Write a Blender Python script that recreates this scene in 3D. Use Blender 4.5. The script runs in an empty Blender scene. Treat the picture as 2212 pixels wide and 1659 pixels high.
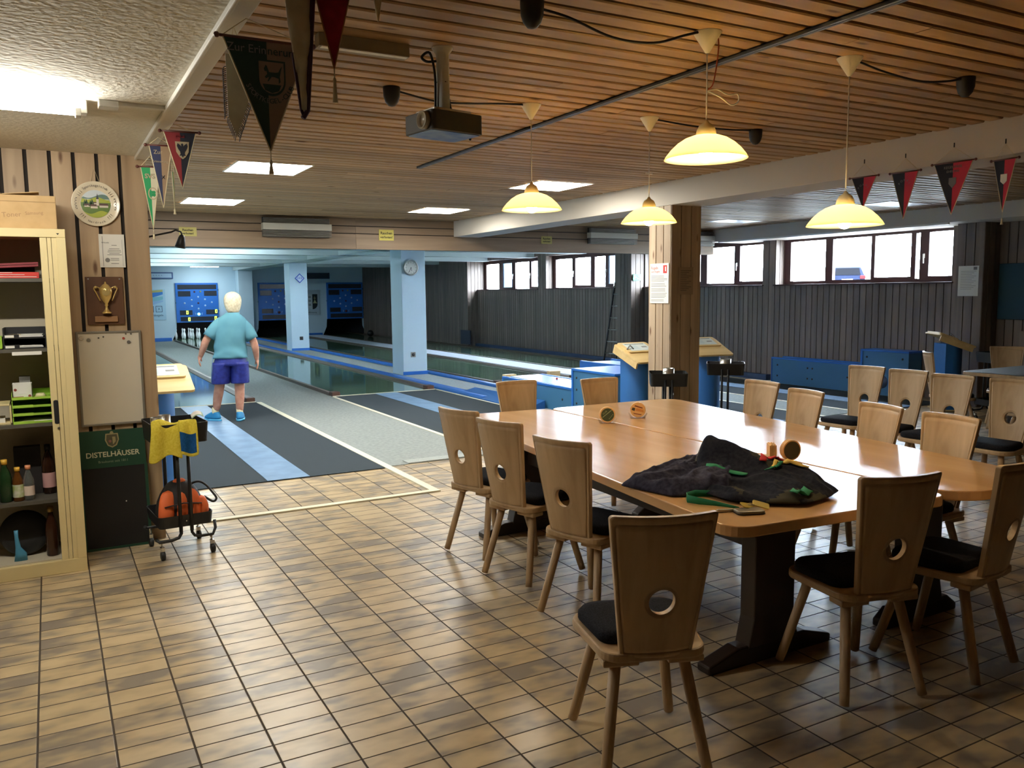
import bpy, bmesh, math, random
from mathutils import Vector, Matrix, Euler
random.seed(7)
PI = math.pi
COL = bpy.context.scene.collection
def rad(d): return math.radians(d)
def lin(r, g, b):
    f = lambda c: (c/255/12.92) if c/255 <= .04045 else ((c/255+.055)/1.055)**2.4
    return (f(r), f(g), f(b), 1)

# ------------------------------------------------------------------ materials
def nt(m): return m.node_tree.nodes, m.node_tree.links
def mat(name, col, rough=.5, metal=0., spec=.5, emit=None, estr=0., trans=0., alpha=1., coat=0., bump=0., bscale=200.):
    m = bpy.data.materials.new(name); m.use_nodes = True
    n, l = nt(m); b = n['Principled BSDF']
    b.inputs['Base Color'].default_value = col
    b.inputs['Roughness'].default_value = rough
    b.inputs['Metallic'].default_value = metal
    b.inputs['Specular IOR Level'].default_value = spec
    b.inputs['Transmission Weight'].default_value = trans
    b.inputs['Alpha'].default_value = alpha
    b.inputs['Coat Weight'].default_value = coat
    if emit:
        b.inputs['Emission Color'].default_value = emit
        b.inputs['Emission Strength'].default_value = estr
    if bump:
        t = n.new('ShaderNodeTexCoord'); x = n.new('ShaderNodeTexNoise'); x.inputs['Scale'].default_value = bscale
        bp = n.new('ShaderNodeBump'); bp.inputs['Strength'].default_value = bump; bp.inputs['Distance'].default_value = .01
        l.new(t.outputs['Object'], x.inputs['Vector']); l.new(x.outputs['Fac'], bp.inputs['Height']); l.new(bp.outputs['Normal'], b.inputs['Normal'])
    return m
def wood(name, c1, c2, axis=2, scale=14., rough=.45, island=.35, knots=False, spec=.4, coat=0.):
    """grain streaks along a local axis; every separate board gets its own tone"""
    m = bpy.data.materials.new(name); m.use_nodes = True
    n, l = nt(m); b = n['Principled BSDF']
    tc = n.new('ShaderNodeTexCoord'); mp = n.new('ShaderNodeMapping')
    s = [scale*1.0]*3; s[axis] = scale*.06
    mp.inputs['Scale'].default_value = s
    geo = n.new('ShaderNodeNewGeometry')
    off = n.new('ShaderNodeVectorMath'); off.operation = 'SCALE'; off.inputs[0].default_value = (7.3, 3.1, 5.7)
    l.new(geo.outputs['Random Per Island'], off.inputs['Scale'])
    add = n.new('ShaderNodeVectorMath'); add.operation = 'ADD'
    l.new(tc.outputs['Object'], add.inputs[0]); l.new(off.outputs[0], add.inputs[1])
    l.new(add.outputs[0], mp.inputs['Vector'])
    nz = n.new('ShaderNodeTexNoise'); nz.inputs['Scale'].default_value = 1.; nz.inputs['Detail'].default_value = 5.; nz.inputs['Distortion'].default_value = .6
    l.new(mp.outputs[0], nz.inputs['Vector'])
    cr = n.new('ShaderNodeValToRGB'); cr.color_ramp.elements[0].position = .32; cr.color_ramp.elements[1].position = .68
    cr.color_ramp.elements[0].color = c1; cr.color_ramp.elements[1].color = c2
    l.new(nz.outputs['Fac'], cr.inputs['Fac'])
    mr = n.new('ShaderNodeMapRange'); mr.inputs['To Min'].default_value = 1-island; mr.inputs['To Max'].default_value = 1+island*.5
    l.new(geo.outputs['Random Per Island'], mr.inputs['Value'])
    mx = n.new('ShaderNodeMix'); mx.data_type = 'RGBA'; mx.blend_type = 'MULTIPLY'; mx.inputs['Factor'].default_value = 1
    l.new(cr.outputs['Color'], mx.inputs['A']); l.new(mr.outputs[0], mx.inputs['B'])
    last = mx.outputs['Result']
    if knots:
        vo = n.new('ShaderNodeTexVoronoi'); m2 = n.new('ShaderNodeMapping'); s2 = [9.]*3; s2[axis] = 2.6; m2.inputs['Scale'].default_value = s2
        l.new(add.outputs[0], m2.inputs['Vector']); l.new(m2.outputs[0], vo.inputs['Vector']); vo.inputs['Scale'].default_value = 1.
        c3 = n.new('ShaderNodeValToRGB'); c3.color_ramp.elements[0].position = .06; c3.color_ramp.elements[1].position = .15
        c3.color_ramp.elements[0].color = (.35, .25, .2, 1); c3.color_ramp.elements[1].color = (1, 1, 1, 1)
        l.new(vo.outputs['Distance'], c3.inputs['Fac'])
        m3 = n.new('ShaderNodeMix'); m3.data_type = 'RGBA'; m3.blend_type = 'MULTIPLY'; m3.inputs['Factor'].default_value = 1
        l.new(last, m3.inputs['A']); l.new(c3.outputs['Color'], m3.inputs['B']); last = m3.outputs['Result']
    l.new(last, b.inputs['Base Color'])
    b.inputs['Roughness'].default_value = rough; b.inputs['Specular IOR Level'].default_value = spec; b.inputs['Coat Weight'].default_value = coat
    return m
def noisy(name, c1, c2, scale=60., rough=.9, detail=3., spec=.2, bump=.0, stretch=None):
    m = bpy.data.materials.new(name); m.use_nodes = True
    n, l = nt(m); b = n['Principled BSDF']
    tc = n.new('ShaderNodeTexCoord'); mp = n.new('ShaderNodeMapping')
    if stretch: mp.inputs['Scale'].default_value = stretch
    nz = n.new('ShaderNodeTexNoise'); nz.inputs['Scale'].default_value = scale; nz.inputs['Detail'].default_value = detail
    cr = n.new('ShaderNodeValToRGB'); cr.color_ramp.elements[0].position = .35; cr.color_ramp.elements[1].position = .65
    cr.color_ramp.elements[0].color = c1; cr.color_ramp.elements[1].color = c2
    l.new(tc.outputs['Object'], mp.inputs[0]); l.new(mp.outputs[0], nz.inputs['Vector']); l.new(nz.outputs['Fac'], cr.inputs['Fac']); l.new(cr.outputs['Color'], b.inputs['Base Color'])
    b.inputs['Roughness'].default_value = rough; b.inputs['Specular IOR Level'].default_value = spec
    if bump:
        bp = n.new('ShaderNodeBump'); bp.inputs['Strength'].default_value = bump; bp.inputs['Distance'].default_value = .01
        l.new(nz.outputs['Fac'], bp.inputs['Height']); l.new(bp.outputs['Normal'], b.inputs['Normal'])
    return m
def emat(name, col, s):
    m = bpy.data.materials.new(name); m.use_nodes = True
    n, l = nt(m); n.remove(n['Principled BSDF'])
    e = n.new('ShaderNodeEmission'); e.inputs['Color'].default_value = col; e.inputs['Strength'].default_value = s
    l.new(e.outputs[0], n['Material Output'].inputs['Surface']); return m
def glass(name, col=(1, 1, 1, 1), tint=.9, rough=.02):
    """thin clear sheet: mostly see-through, some mirror"""
    m = bpy.data.materials.new(name); m.use_nodes = True
    n, l = nt(m); n.remove(n['Principled BSDF'])
    t = n.new('ShaderNodeBsdfTransparent'); t.inputs['Color'].default_value = (col[0]*tint, col[1]*tint, col[2]*tint, 1)
    g = n.new('ShaderNodeBsdfGlossy'); g.inputs['Roughness'].default_value = rough
    mx = n.new('ShaderNodeMixShader'); mx.inputs[0].default_value = .05
    l.new(t.outputs[0], mx.inputs[1]); l.new(g.outputs[0], mx.inputs[2])
    l.new(mx.outputs[0], n['Material Output'].inputs['Surface']); return m

def tile_mat():
    m = bpy.data.materials.new('quarry_tiles'); m.use_nodes = True
    n, l = nt(m); b = n['Principled BSDF']
    def M(op, a, v=None, v2=None):
        x = n.new('ShaderNodeMath'); x.operation = op
        if hasattr(a, 'links') or hasattr(a, 'is_linked'): l.new(a, x.inputs[0])
        else: x.inputs[0].default_value = a
        if v is not None:
            if hasattr(v, 'is_linked'): l.new(v, x.inputs[1])
            else: x.inputs[1].default_value = v
        if v2 is not None: x.inputs[2].default_value = v2
        return x.outputs[0]
    tc = n.new('ShaderNodeTexCoord'); sp = n.new('ShaderNodeSeparateXYZ'); l.new(tc.outputs['Object'], sp.inputs[0])
    u = M('DIVIDE', M('ADD', sp.outputs['X'], 4.885), .25); v = M('DIVIDE', M('ADD', sp.outputs['Y'], 4.935), .125)
    fu, fv = M('FRACT', u), M('FRACT', v); iu, iv = M('FLOOR', u), M('FLOOR', v)
    def edge(f, w):
        d = M('MINIMUM', f, M('SUBTRACT', 1., f)); return M('SMOOTH_MIN', M('DIVIDE', d, w), 1., .1)
    gr = M('MINIMUM', edge(fu, .0215), edge(fv, .036))     # 0 in the joint, 1 on the tile
    gmask = M('GREATER_THAN', gr, .72)
    cb = n.new('ShaderNodeCombineXYZ'); l.new(iu, cb.inputs[0]); l.new(iv, cb.inputs[1])
    wn = n.new('ShaderNodeTexWhiteNoise'); wn.noise_dimensions = '3D'; l.new(cb.outputs[0], wn.inputs['Vector'])
    sc = n.new('ShaderNodeVectorMath'); sc.operation = 'SCALE'; l.new(wn.outputs['Color'], sc.inputs[0]); sc.inputs['Scale'].default_value = 30.
    ad = n.new('ShaderNodeVectorMath'); ad.operation = 'ADD'; l.new(tc.outputs['Object'], ad.inputs[0]); l.new(sc.outputs[0], ad.inputs[1])
    mp = n.new('ShaderNodeMapping'); mp.inputs['Scale'].default_value = (5., 9., 1.); l.new(ad.outputs[0], mp.inputs['Vector'])
    nz = n.new('ShaderNodeTexNoise'); nz.inputs['Scale'].default_value = 1.; nz.inputs['Detail'].default_value = 2.5; l.new(mp.outputs[0], nz.inputs['Vector'])
    # flashed glaze: ochre body with smoky brown-grey patches, stronger on some tiles
    k = M('ADD', nz.outputs['Fac'], M('MULTIPLY', M('SUBTRACT', wn.outputs['Value'], .45), .2))
    cr = n.new('ShaderNodeValToRGB'); e = cr.color_ramp.elements
    e[0].position = .36; e[0].color = lin(136, 124, 110); e[1].position = .66; e[1].color = lin(202, 180, 142)
    x = e.new(.46); x.color = lin(168, 150, 122); x = e.new(.54); x.color = lin(186, 164, 128)
    l.new(k, cr.inputs['Fac'])
    mx = n.new('ShaderNodeMix'); mx.data_type = 'RGBA'; l.new(gmask, mx.inputs['Factor']); mx.inputs['A'].default_value = lin(66, 54, 40); l.new(cr.outputs['Color'], mx.inputs['B'])
    l.new(mx.outputs['Result'], b.inputs['Base Color'])
    n2 = n.new('ShaderNodeTexNoise'); n2.inputs['Scale'].default_value = 7.; l.new(tc.outputs['Object'], n2.inputs['Vector'])
    r1 = n.new('ShaderNodeMapRange'); r1.inputs['To Min'].default_value = .27; r1.inputs['To Max'].default_value = .42; l.new(n2.outputs['Fac'], r1.inputs['Value'])
    r2 = n.new('ShaderNodeMix'); l.new(gmask, r2.inputs['Factor']); r2.inputs['A'].default_value = .9; l.new(r1.outputs[0], r2.inputs['B'])
    l.new(r2.outputs['Result'], b.inputs['Roughness']); b.inputs['Specular IOR Level'].default_value = .5
    bp = n.new('ShaderNodeBump'); bp.inputs['Strength'].default_value = .5; bp.inputs['Distance'].default_value = .004; l.new(gr, bp.inputs['Height']); l.new(bp.outputs['Normal'], b.inputs['Normal'])
    return m

# ------------------------------------------------------------------ mesh builder
class MB:
    def __init__(s): s.v = []; s.f = []; s.m = []; s.sm = []; s.M = Matrix()
    def add(s, pts, faces, m=0, smooth=False):
        o = len(s.v); s.v += [tuple(s.M @ Vector(p)) for p in pts]
        for f in faces: s.f.append(tuple(o+i for i in f)); s.m.append(m); s.sm.append(smooth)
        return s
    def box(s, x0, y0, z0, x1, y1, z1, m=0):
        if x1 < x0: x0, x1 = x1, x0
        if y1 < y0: y0, y1 = y1, y0
        if z1 < z0: z0, z1 = z1, z0
        p = [(x0, y0, z0), (x1, y0, z0), (x1, y1, z0), (x0, y1, z0), (x0, y0, z1), (x1, y0, z1), (x1, y1, z1), (x0, y1, z1)]
        return s.add(p, [(0, 3, 2, 1), (4, 5, 6, 7), (0, 1, 5, 4), (1, 2, 6, 5), (2, 3, 7, 6), (3, 0, 4, 7)], m)
    def cbox(s, c, sx, sy, sz, m=0): return s.box(c[0]-sx/2, c[1]-sy/2, c[2]-sz/2, c[0]+sx/2, c[1]+sy/2, c[2]+sz/2, m)
    def prism(s, poly, a, b, axis='z', m=0, smooth=False):
        """polygon in the plane across AXIS, counter-clockwise, extruded from a to b"""
        T = {'z': lambda p, h: (p[0], p[1], h), 'y': lambda p, h: (p[0], h, p[1]), 'x': lambda p, h: (h, p[0], p[1])}[axis]
        n = len(poly); pts = [T(p, a) for p in poly]+[T(p, b) for p in poly]
        fl = axis == 'y'
        q = [tuple(range(n-1, -1, -1)), tuple(range(n, 2*n))]
        if fl: q = [f[::-1] for f in q]
        s.add(pts, q, m)
        o = len(s.v)-2*n
        for i in range(n):
            j = (i+1) % n; f = (i, j, n+j, n+i)
            if fl: f = f[::-1]
            s.f.append(tuple(o+k for k in f)); s.m.append(m); s.sm.append(smooth)
        return s
    def lathe(s, prof, n=24, c=(0, 0, 0), m=0, cap=True, a0=0., a1=2*PI, smooth=True):
        """profile [(r, z)] turned about the vertical through c"""
        full = abs(a1-a0-2*PI) < 1e-6; k = n if full else n+1
        pts = []
        for r, z in prof:
            for i in range(k):
                a = a0+(a1-a0)*i/n; pts.append((c[0]+r*math.cos(a), c[1]+r*math.sin(a), c[2]+z))
        fs = []
        for j in range(len(prof)-1):
            for i in range(n):
                i2 = (i+1) % k; fs.append((j*k+i, j*k+i2, (j+1)*k+i2, (j+1)*k+i))
        s.add(pts, fs, m, smooth)
        if cap and full:
            o = len(s.v)-len(pts)
            if prof[0][0] > 1e-6: s.f.append(tuple(o+i for i in range(k-1, -1, -1))); s.m.append(m); s.sm.append(False)
            if prof[-1][0] > 1e-6: s.f.append(tuple(o+(len(prof)-1)*k+i for i in range(k))); s.m.append(m); s.sm.append(False)
        return s
    def tube(s, pts, r, n=8, m=0, closed=False, flat=1., caps=True):
        P = [Vector(p) for p in pts]; L = len(P); rr = r if hasattr(r, '__len__') else [r]*L
        ring = []; up = Vector((0, 0, 1)); prevn = None; v = []
        for i in range(L):
            if closed: t = P[(i+1) % L]-P[i-1]
            else: t = P[min(i+1, L-1)]-P[max(i-1, 0)]
            if t.length < 1e-9: t = Vector((0, 0, 1))
            t.normalize()
            if prevn is None:
                a = up if abs(t.dot(up)) < .9 else Vector((1, 0, 0)); nn = (a-t*a.dot(t)).normalized()
            else:
                nn = prevn-t*prevn.dot(t)
                nn = nn.normalized() if nn.length > 1e-6 else prevn
            prevn = nn; bb = t.cross(nn)
            for k in range(n):
                a = 2*PI*k/n; v.append(P[i]+nn*(rr[i]*flat*math.cos(a))+bb*(rr[i]*math.sin(a)))
        fs = []
        for i in range(L if closed else L-1):
            i2 = (i+1) % L
            for k in range(n): k2 = (k+1) % n; fs.append((i*n+k, i*n+k2, i2*n+k2, i2*n+k))
        s.add(v, fs, m, True)
        if caps and not closed:
            o = len(s.v)-len(v)
            s.f.append(tuple(o+k for k in range(n-1, -1, -1))); s.m.append(m); s.sm.append(False)
            s.f.append(tuple(o+(L-1)*n+k for k in range(n))); s.m.append(m); s.sm.append(False)
        return s
    def loft(s, secs, n=20, m=0, caps=True, smooth=True):
        """secs: (centre, rx, ry, turn) ellipses across z (or with a 5th item: a Matrix 3x3)"""
        v = []
        for sec in secs:
            c, rx, ry = Vector(sec[0]), sec[1], sec[2]; tw = sec[3] if len(sec) > 3 else 0
            B = sec[4] if len(sec) > 4 else Matrix.Identity(3)
            for k in range(n):
                a = 2*PI*k/n; p = Vector((rx*math.cos(a), ry*math.sin(a), 0)); p = Matrix.Rotation(tw, 3, 'Z') @ p
                v.append(c+B @ p)
        fs = [(i*n+k, i*n+(k+1) % n, (i+1)*n+(k+1) % n, (i+1)*n+k) for i in range(len(secs)-1) for k in range(n)]
        s.add(v, fs, m, smooth)
        if caps:
            o = len(s.v)-len(v)
            s.f.append(tuple(o+k for k in range(n-1, -1, -1))); s.m.append(m); s.sm.append(False)
            s.f.append(tuple(o+(len(secs)-1)*n+k for k in range(n))); s.m.append(m); s.sm.append(False)
        return s
    def ball(s, c, r, n=16, m=0, sc=(1, 1, 1)):
        k = n//2; pr = []
        M0 = s.M.copy(); s.M = M0 @ Matrix.Translation(c) @ Matrix.Diagonal((*sc, 1))
        for i in range(k+1):
            a = -PI/2+PI*i/k; pr.append((max(r*math.cos(a), 1e-5), r*math.sin(a)))
        s.lathe(pr, n, (0, 0, 0), m, cap=False); s.M = M0; return s
    def text(s, txt, size, M, m=0, depth=.0008, align='CENTER', bold=0.):
        cu = bpy.data.curves.new('t', 'FONT'); cu.body = txt; cu.size = size; cu.extrude = depth; cu.align_x = align; cu.align_y = 'CENTER'; cu.resolution_u = 3; cu.offset = bold
        ob = bpy.data.objects.new('t', cu); COL.objects.link(ob)
        dg = bpy.context.evaluated_depsgraph_get(); me = bpy.data.meshes.new_from_object(ob.evaluated_get(dg))
        M0 = s.M; s.M = M0 @ M
        s.add([tuple(v.co) for v in me.vertices], [tuple(p.vertices) for p in me.polygons], m); s.M = M0
        bpy.data.objects.remove(ob); bpy.data.curves.remove(cu); bpy.data.meshes.remove(me); return s
    def build(s, name, mats, parent=None, loc=None, rot=None, bevel=0., seg=2, sub=0, recalc=True):
        me = bpy.data.meshes.new(name); me.from_pydata(s.v, [], s.f)
        if not isinstance(mats, (list, tuple)): mats = [mats]
        for x in mats: me.materials.append(x)
        me.polygons.foreach_set('material_index', s.m); me.polygons.foreach_set('use_smooth', s.sm); me.update()
        if recalc:
            b = bmesh.new(); b.from_mesh(me); bmesh.ops.recalc_face_normals(b, faces=b.faces); b.to_mesh(me); b.free()
        o = bpy.data.objects.new(name, me); COL.objects.link(o)
        if parent: o.parent = parent
        if loc: o.location = loc
        if rot: o.rotation_euler = rot
        if bevel:
            bv = o.modifiers.new('edge', 'BEVEL'); bv.width = bevel; bv.segments = seg; bv.limit_method = 'ANGLE'; bv.angle_limit = rad(40)
        if sub:
            sb = o.modifiers.new('smooth', 'SUBSURF'); sb.levels = sub; sb.render_levels = sub
        return o
def curve(pts, n=6):
    P = [Vector(p) for p in pts]; P = [P[0]*2-P[1]]+P+[P[-1]*2-P[-2]]; out = []
    for i in range(1, len(P)-2):
        a, b, c, d = P[i-1:i+3]
        for k in range(n):
            t = k/n; out.append(.5*((2*b)+(c-a)*t+(2*a-5*b+4*c-d)*t*t+(3*b-a-3*c+d)*t**3))
    return out+[P[-2]]
def rpoly(pts, r, n=5):
    """polygon (counter-clockwise) with rounded corners; r one radius or one per corner"""
    out = []; L = len(pts)
    for i in range(L):
        ri = r[i] if hasattr(r, '__len__') else r
        p, a, b = Vector(pts[i]), Vector(pts[i-1]), Vector(pts[(i+1) % L])
        da, db = (a-p).normalized(), (b-p).normalized(); h = math.acos(max(-1, min(1, da.dot(db))))/2
        if ri <= 0: out.append(tuple(p)); continue
        d = ri/math.tan(h); c = p+(da+db).normalized()*(ri/math.sin(h)); s0, s1 = p+da*d-c, p+db*d-c
        a0 = math.atan2(s0.y, s0.x); a1 = math.atan2(s1.y, s1.x); dd = (a1-a0+PI) % (2*PI)-PI
        for k in range(n+1): t = a0+dd*k/n; out.append((c.x+ri*math.cos(t), c.y+ri*math.sin(t)))
    return out
def rrect(x0, y0, x1, y1, r, n=4): return rpoly([(x0, y0), (x1, y0), (x1, y1), (x0, y1)], r, n)
def thing(name, label, cat, loc=(0, 0, 0), rz=0., group=None, kind=None):
    o = bpy.data.objects.new(name, None); COL.objects.link(o); o.location = loc; o.rotation_euler = (0, 0, rz); o.empty_display_size = .05
    o['label'] = label; o['category'] = cat
    if group: o['group'] = group
    if kind: o['kind'] = kind
    return o
def tag(o, label, cat, group=None):
    o['label'] = label; o['category'] = cat
    if group: o['group'] = group
    return o
def struct(o): o['kind'] = 'structure'; return o
def dup(root, loc, rz, label, group=None):
    r = root.copy(); COL.objects.link(r); r.location = loc; r.rotation_euler = (0, 0, rz); r['label'] = label
    if group: r['group'] = group
    for ch in list(root.children):
        c = ch.copy(); COL.objects.link(c); c.parent = r
        for g in list(ch.children):
            d = g.copy(); COL.objects.link(d); d.parent = c
    return r
FRONT = Matrix.Rotation(PI/2, 4, 'X')              # text read by someone looking along +y
def on_y(x, y, z, tilt=0.): return Matrix.Translation((x, y, z)) @ FRONT @ Matrix.Rotation(tilt, 4, 'Z')
def on_x(x, y, z): return Matrix.Translation((x, y, z)) @ Matrix.Rotation(-PI/2, 4, 'Z') @ FRONT   # read looking along +x

# ------------------------------------------------------------------ palette
M_tile = tile_mat()
M_pine = wood('pine_wall_boards', lin(160, 134, 104), lin(194, 168, 134), 2, 10, .5, .18, True)
M_pillar = wood('pillar_boards', lin(152, 132, 110), lin(182, 160, 134), 2, 10, .5, .15, True)
M_darkpine = wood('brown_wall_boards', lin(112, 99, 92), lin(134, 119, 108), 2, 10, .5, .18)
M_lintelwood = wood('lintel_boards', lin(126, 104, 82), lin(150, 126, 100), 0, 10, .5, .15)
M_groove = mat('dark_groove', lin(44, 38, 34), .9)
M_slat = wood('ceiling_slats', lin(162, 130, 92), lin(190, 156, 114), 0, 9, .5, .22, True)
M_void = mat('ceiling_void', lin(48, 34, 24), .95)
M_plaster = mat('white_rough_plaster', lin(232, 228, 216), .95, bump=.6, bscale=38)
M_paint = mat('white_paint', lin(222, 220, 212), .7)
M_lanewall = mat('pale_blue_wall', lin(196, 218, 232), .7)
M_laneceil = mat('lane_ceiling', lin(206, 218, 220), .8)
M_beam = mat('beam_paint', lin(206, 196, 182), .8)
M_blue = mat('blue_lacquer', lin(36, 108, 196), .4)
M_blued = mat('blue_panel', lin(58, 112, 152), .45)
M_bluesteel = mat('blue_column', lin(44, 104, 172), .45)
M_white = mat('white_plastic', lin(232, 230, 222), .45)
M_tape = mat('cream_tape', lin(226, 220, 196), .6)
M_beech = wood('beech_chair', lin(178, 150, 116), lin(200, 172, 136), 2, 16, .42, .12)
M_top = wood('table_veneer', lin(204, 158, 106), lin(220, 176, 122), 1, 6, .23, .05, spec=.5)
M_deskwood = wood('desk_veneer', lin(206, 176, 120), lin(222, 194, 140), 0, 8, .4, .06)
M_darkwood = mat('dark_stained_wood', lin(48, 36, 30), .45)
M_cush = noisy('black_wool_cushion', lin(26, 27, 32), lin(40, 41, 48), 180, .95, spec=.1)
M_black = mat('black_metal', lin(24, 25, 28), .45)
M_blackp = mat('black_plastic', lin(30, 30, 32), .5)
M_steel = mat('brushed_steel', lin(190, 188, 182), .3, 1.)
M_chrome = mat('chrome', lin(220, 220, 220), .15, 1.)
M_cream = mat('cream_cabinet', lin(222, 204, 152), .5)
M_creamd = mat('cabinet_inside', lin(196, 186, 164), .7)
M_shelf = mat('grey_shelf', lin(86, 82, 72), .6)
M_carton = noisy('cardboard', lin(196, 164, 118), lin(206, 174, 128), 12, .9)
M_ink = mat('dark_ink', lin(70, 62, 54), .8)
M_inkblk = mat('black_print', lin(30, 30, 30), .8)
M_paper = mat('paper', lin(232, 230, 222), .9)
M_grey = mat('grey_print', lin(140, 138, 134), .9)
M_red = mat('red_card', lin(202, 58, 48), .6)
M_lime = mat('lime_plastic', lin(166, 206, 78), .4)
M_gold = mat('gold_metal', lin(236, 208, 136), .28, .7)
M_brownplaque = wood('brown_plaque', lin(88, 60, 42), lin(104, 72, 50), 2, 12, .4, .05)
M_green = mat('dark_green_board', lin(22, 68, 46), .6)
M_chalk = mat('chalkboard', lin(26, 23, 20), .8)
M_glass = glass('clear_glass')
M_bottle = mat('dark_bottle_glass', lin(46, 26, 16), .08)
M_clearb = mat('clear_bottle', lin(214, 220, 214), .08, trans=.85)
M_carpetd = noisy('charcoal_carpet', lin(56, 63, 68), lin(66, 74, 79), 220, .95, spec=.1)
M_carpetg = noisy('grey_carpet', lin(134, 140, 138), lin(150, 155, 152), 26, .95, spec=.1)
M_bluemat = noisy('blue_runner', lin(104, 134, 166), lin(118, 148, 180), 5, .5, spec=.4)
M_lane = mat('green_asphalt_lane', lin(96, 122, 100), .06, spec=.5)
M_gutter = mat('brown_gutter', lin(92, 78, 68), .5)
M_lanegrey = noisy('strip_grey', lin(150, 158, 160), lin(168, 174, 176), 40, .8)
M_whitestrip = mat('white_strip', lin(206, 214, 228), .5)
M_plum = mat('window_frame_wood', lin(74, 46, 44), .5)
M_pin = mat('white_pin', lin(236, 240, 244), .25)
M_yel = mat('yellow_sign', lin(206, 190, 92), .6)
M_shadey = bpy.data.materials.new('yellow_lamp_glass')
M_shadey.use_nodes = True
_n, _l = nt(M_shadey); _n.remove(_n['Principled BSDF'])
_t = _n.new('ShaderNodeBsdfTranslucent'); _t.inputs['Color'].default_value = lin(255, 240, 200)
_d = _n.new('ShaderNodeBsdfDiffuse'); _d.inputs['Color'].default_value = lin(252, 234, 184)
_x = _n.new('ShaderNodeMixShader'); _x.inputs[0].default_value = .35
_l.new(_t.outputs[0], _x.inputs[1]); _l.new(_d.outputs[0], _x.inputs[2]); _l.new(_x.outputs[0], _n['Material Output'].inputs['Surface'])
# lamps
K = 1.0
M_panel = emat('light_panel', (1., .97, .88, 1), 14*K)
M_panelr = mat('unlit_panel', lin(214, 220, 226), .3)
M_tube = emat('fluorescent_tube', (1., .96, .85, 1), 60*K)
M_lanetube = emat('lane_tube', (.78, .94, 1., 1), 58*K)
M_pitlamp = emat('pit_lamp', (.8, .95, 1., 1), 14)
M_bulb = emat('warm_bulb', (1., .83, .56, 1), 70*K)
M_digit = emat('led_digit', (.55, 1., .06, 1), 2.2)
M_ledc = emat('led_lamp', (.15, 1., .8, 1), 2.)
# ================================================================== THE ROOM
CEIL = 2.7
struct(MB().box(-2.4, -2.2, -.12, 11.8, 35, 0).build('floor', M_tile))
def boards_y(mb, y0, y1, x, z0, z1, pitch=.11, gap=.012, th=.018, m=0, sgn=1):
    """upright boards on a wall that runs along y; outer face at x, th thick towards sgn*x"""
    n = max(1, round((y1-y0)/pitch)); p = (y1-y0)/n
    for i in range(n): mb.box(x, y0+i*p+gap/2, z0, x+sgn*th, y0+(i+1)*p-gap/2, z1, m)
def boards_x(mb, x0, x1, y, z0, z1, pitch=.11, gap=.012, th=.018, m=0, sgn=1):
    n = max(1, round((x1-x0)/pitch)); p = (x1-x0)/n
    for i in range(n): mb.box(x0+i*p+gap/2, y, z0, x0+(i+1)*p-gap/2, y+sgn*th, z1, m)
# slatted ceiling: boards along x with open joints, dark void above
c = MB(); random.seed(3)
def slats(x0, x1, y0, y1):
    y = y0
    while y < y1-.05:
        x = x0
        while x < x1-.01:
            e = min(x1, x+random.uniform(1.8, 4.2))
            if x1-e < .6: e = x1
            z = random.uniform(-.002, .002)
            c.prism([(y+.008, CEIL+z+.006), (y+.014, CEIL+z), (y+.098, CEIL+z), (y+.104, CEIL+z+.006), (y+.104, CEIL+.02), (y+.008, CEIL+.02)], x+.001, e-.001, 'x', 0)
            x = e
        y += .1235
slats(.6, 5.44, -1.9, 11.64); slats(5.86, 10.6, -1.9, 11.64)
c.box(-2.4, -2.2, CEIL+.055, 11.8, 11.9, CEIL+.12, 1)
struct(c.build('ceiling', [M_slat, M_void]))
# lower plastered ceiling over the counter side, with its painted edge board
s = MB().box(-2.3, -2.0, 2.52, .555, 5.97, 2.6, 0)
struct(s.build('ceiling_lower', M_plaster))
e = MB().box(.548, -2.0, 2.5, .615, 5.97, 2.7, 0).box(.54, -2.0, 2.496, .556, 5.97, 2.52, 0)
struct(e.build('trim_1', M_paint, bevel=.004))
# left partition with wide pine boards
w = MB().box(-2.3, 5.99, 0, .585, 6.12, 2.7, 1)
xs = [-2.3+.131*i for i in range(21)]
gx = [.4495-.1305*k for k in range(22)][::-1]
for a, b in zip(gx[:-1], gx[1:]):
    if a > -2.3: w.box(a+.011, 5.97, .0, b-.011, 5.991, 2.52, 0)
w.box(.4495+.011, 5.965, 0, .6, 5.991, 2.7, 0)
struct(w.build('wall_partition', [M_pine, M_groove]))
struct(MB().box(.575, 6.0, 0, .602, 6.4, 2.2, 0).build('trim_2', mat('dark_jamb', lin(52, 50, 46), .6)))
struct(MB().box(-2.5, -2.2, 0, -2.3, 6.1, 2.75).build('wall_left', M_darkwood))
struct(MB().box(-2.5, -2.2, 0, 11.8, -2.0, 2.75).build('wall_back', M_darkwood))
# beam and timber-clad pillar
struct(MB().box(5.44, -2.0, 2.468, 5.86, 11.65, 2.72).build('beam', M_beam, bevel=.004))
p = MB().box(5.462, 6.592, 0, 5.808, 6.908, 2.468, 1)
boards_y(p, 6.575, 6.925, 5.442, 0, 2.467, .117, .012, .02)
boards_x(p, 5.442, 5.83, 6.572, 0, 2.467, .13, .012, .02)
boards_y(p, 6.575, 6.925, 5.826, 0, 2.467, .117, .012, -.02)
struct(p.build('pillar', [M_pillar, M_groove]))
# lintel over the foul line
l = MB().box(.45, 11.67, 2.268, 10.62, 11.86, 2.74, 1)
for z0, z1 in ((2.262, 2.475), (2.487, 2.58), (2.592, 2.705)):
    x = .45
    for xe in (3.9, 7.1, 10.62): l.box(x+.001, 11.645, z0, xe-.001, 11.672, z1, 0); x = xe
struct(l.build('beam_lintel', [M_lintelwood, M_groove]))
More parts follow.
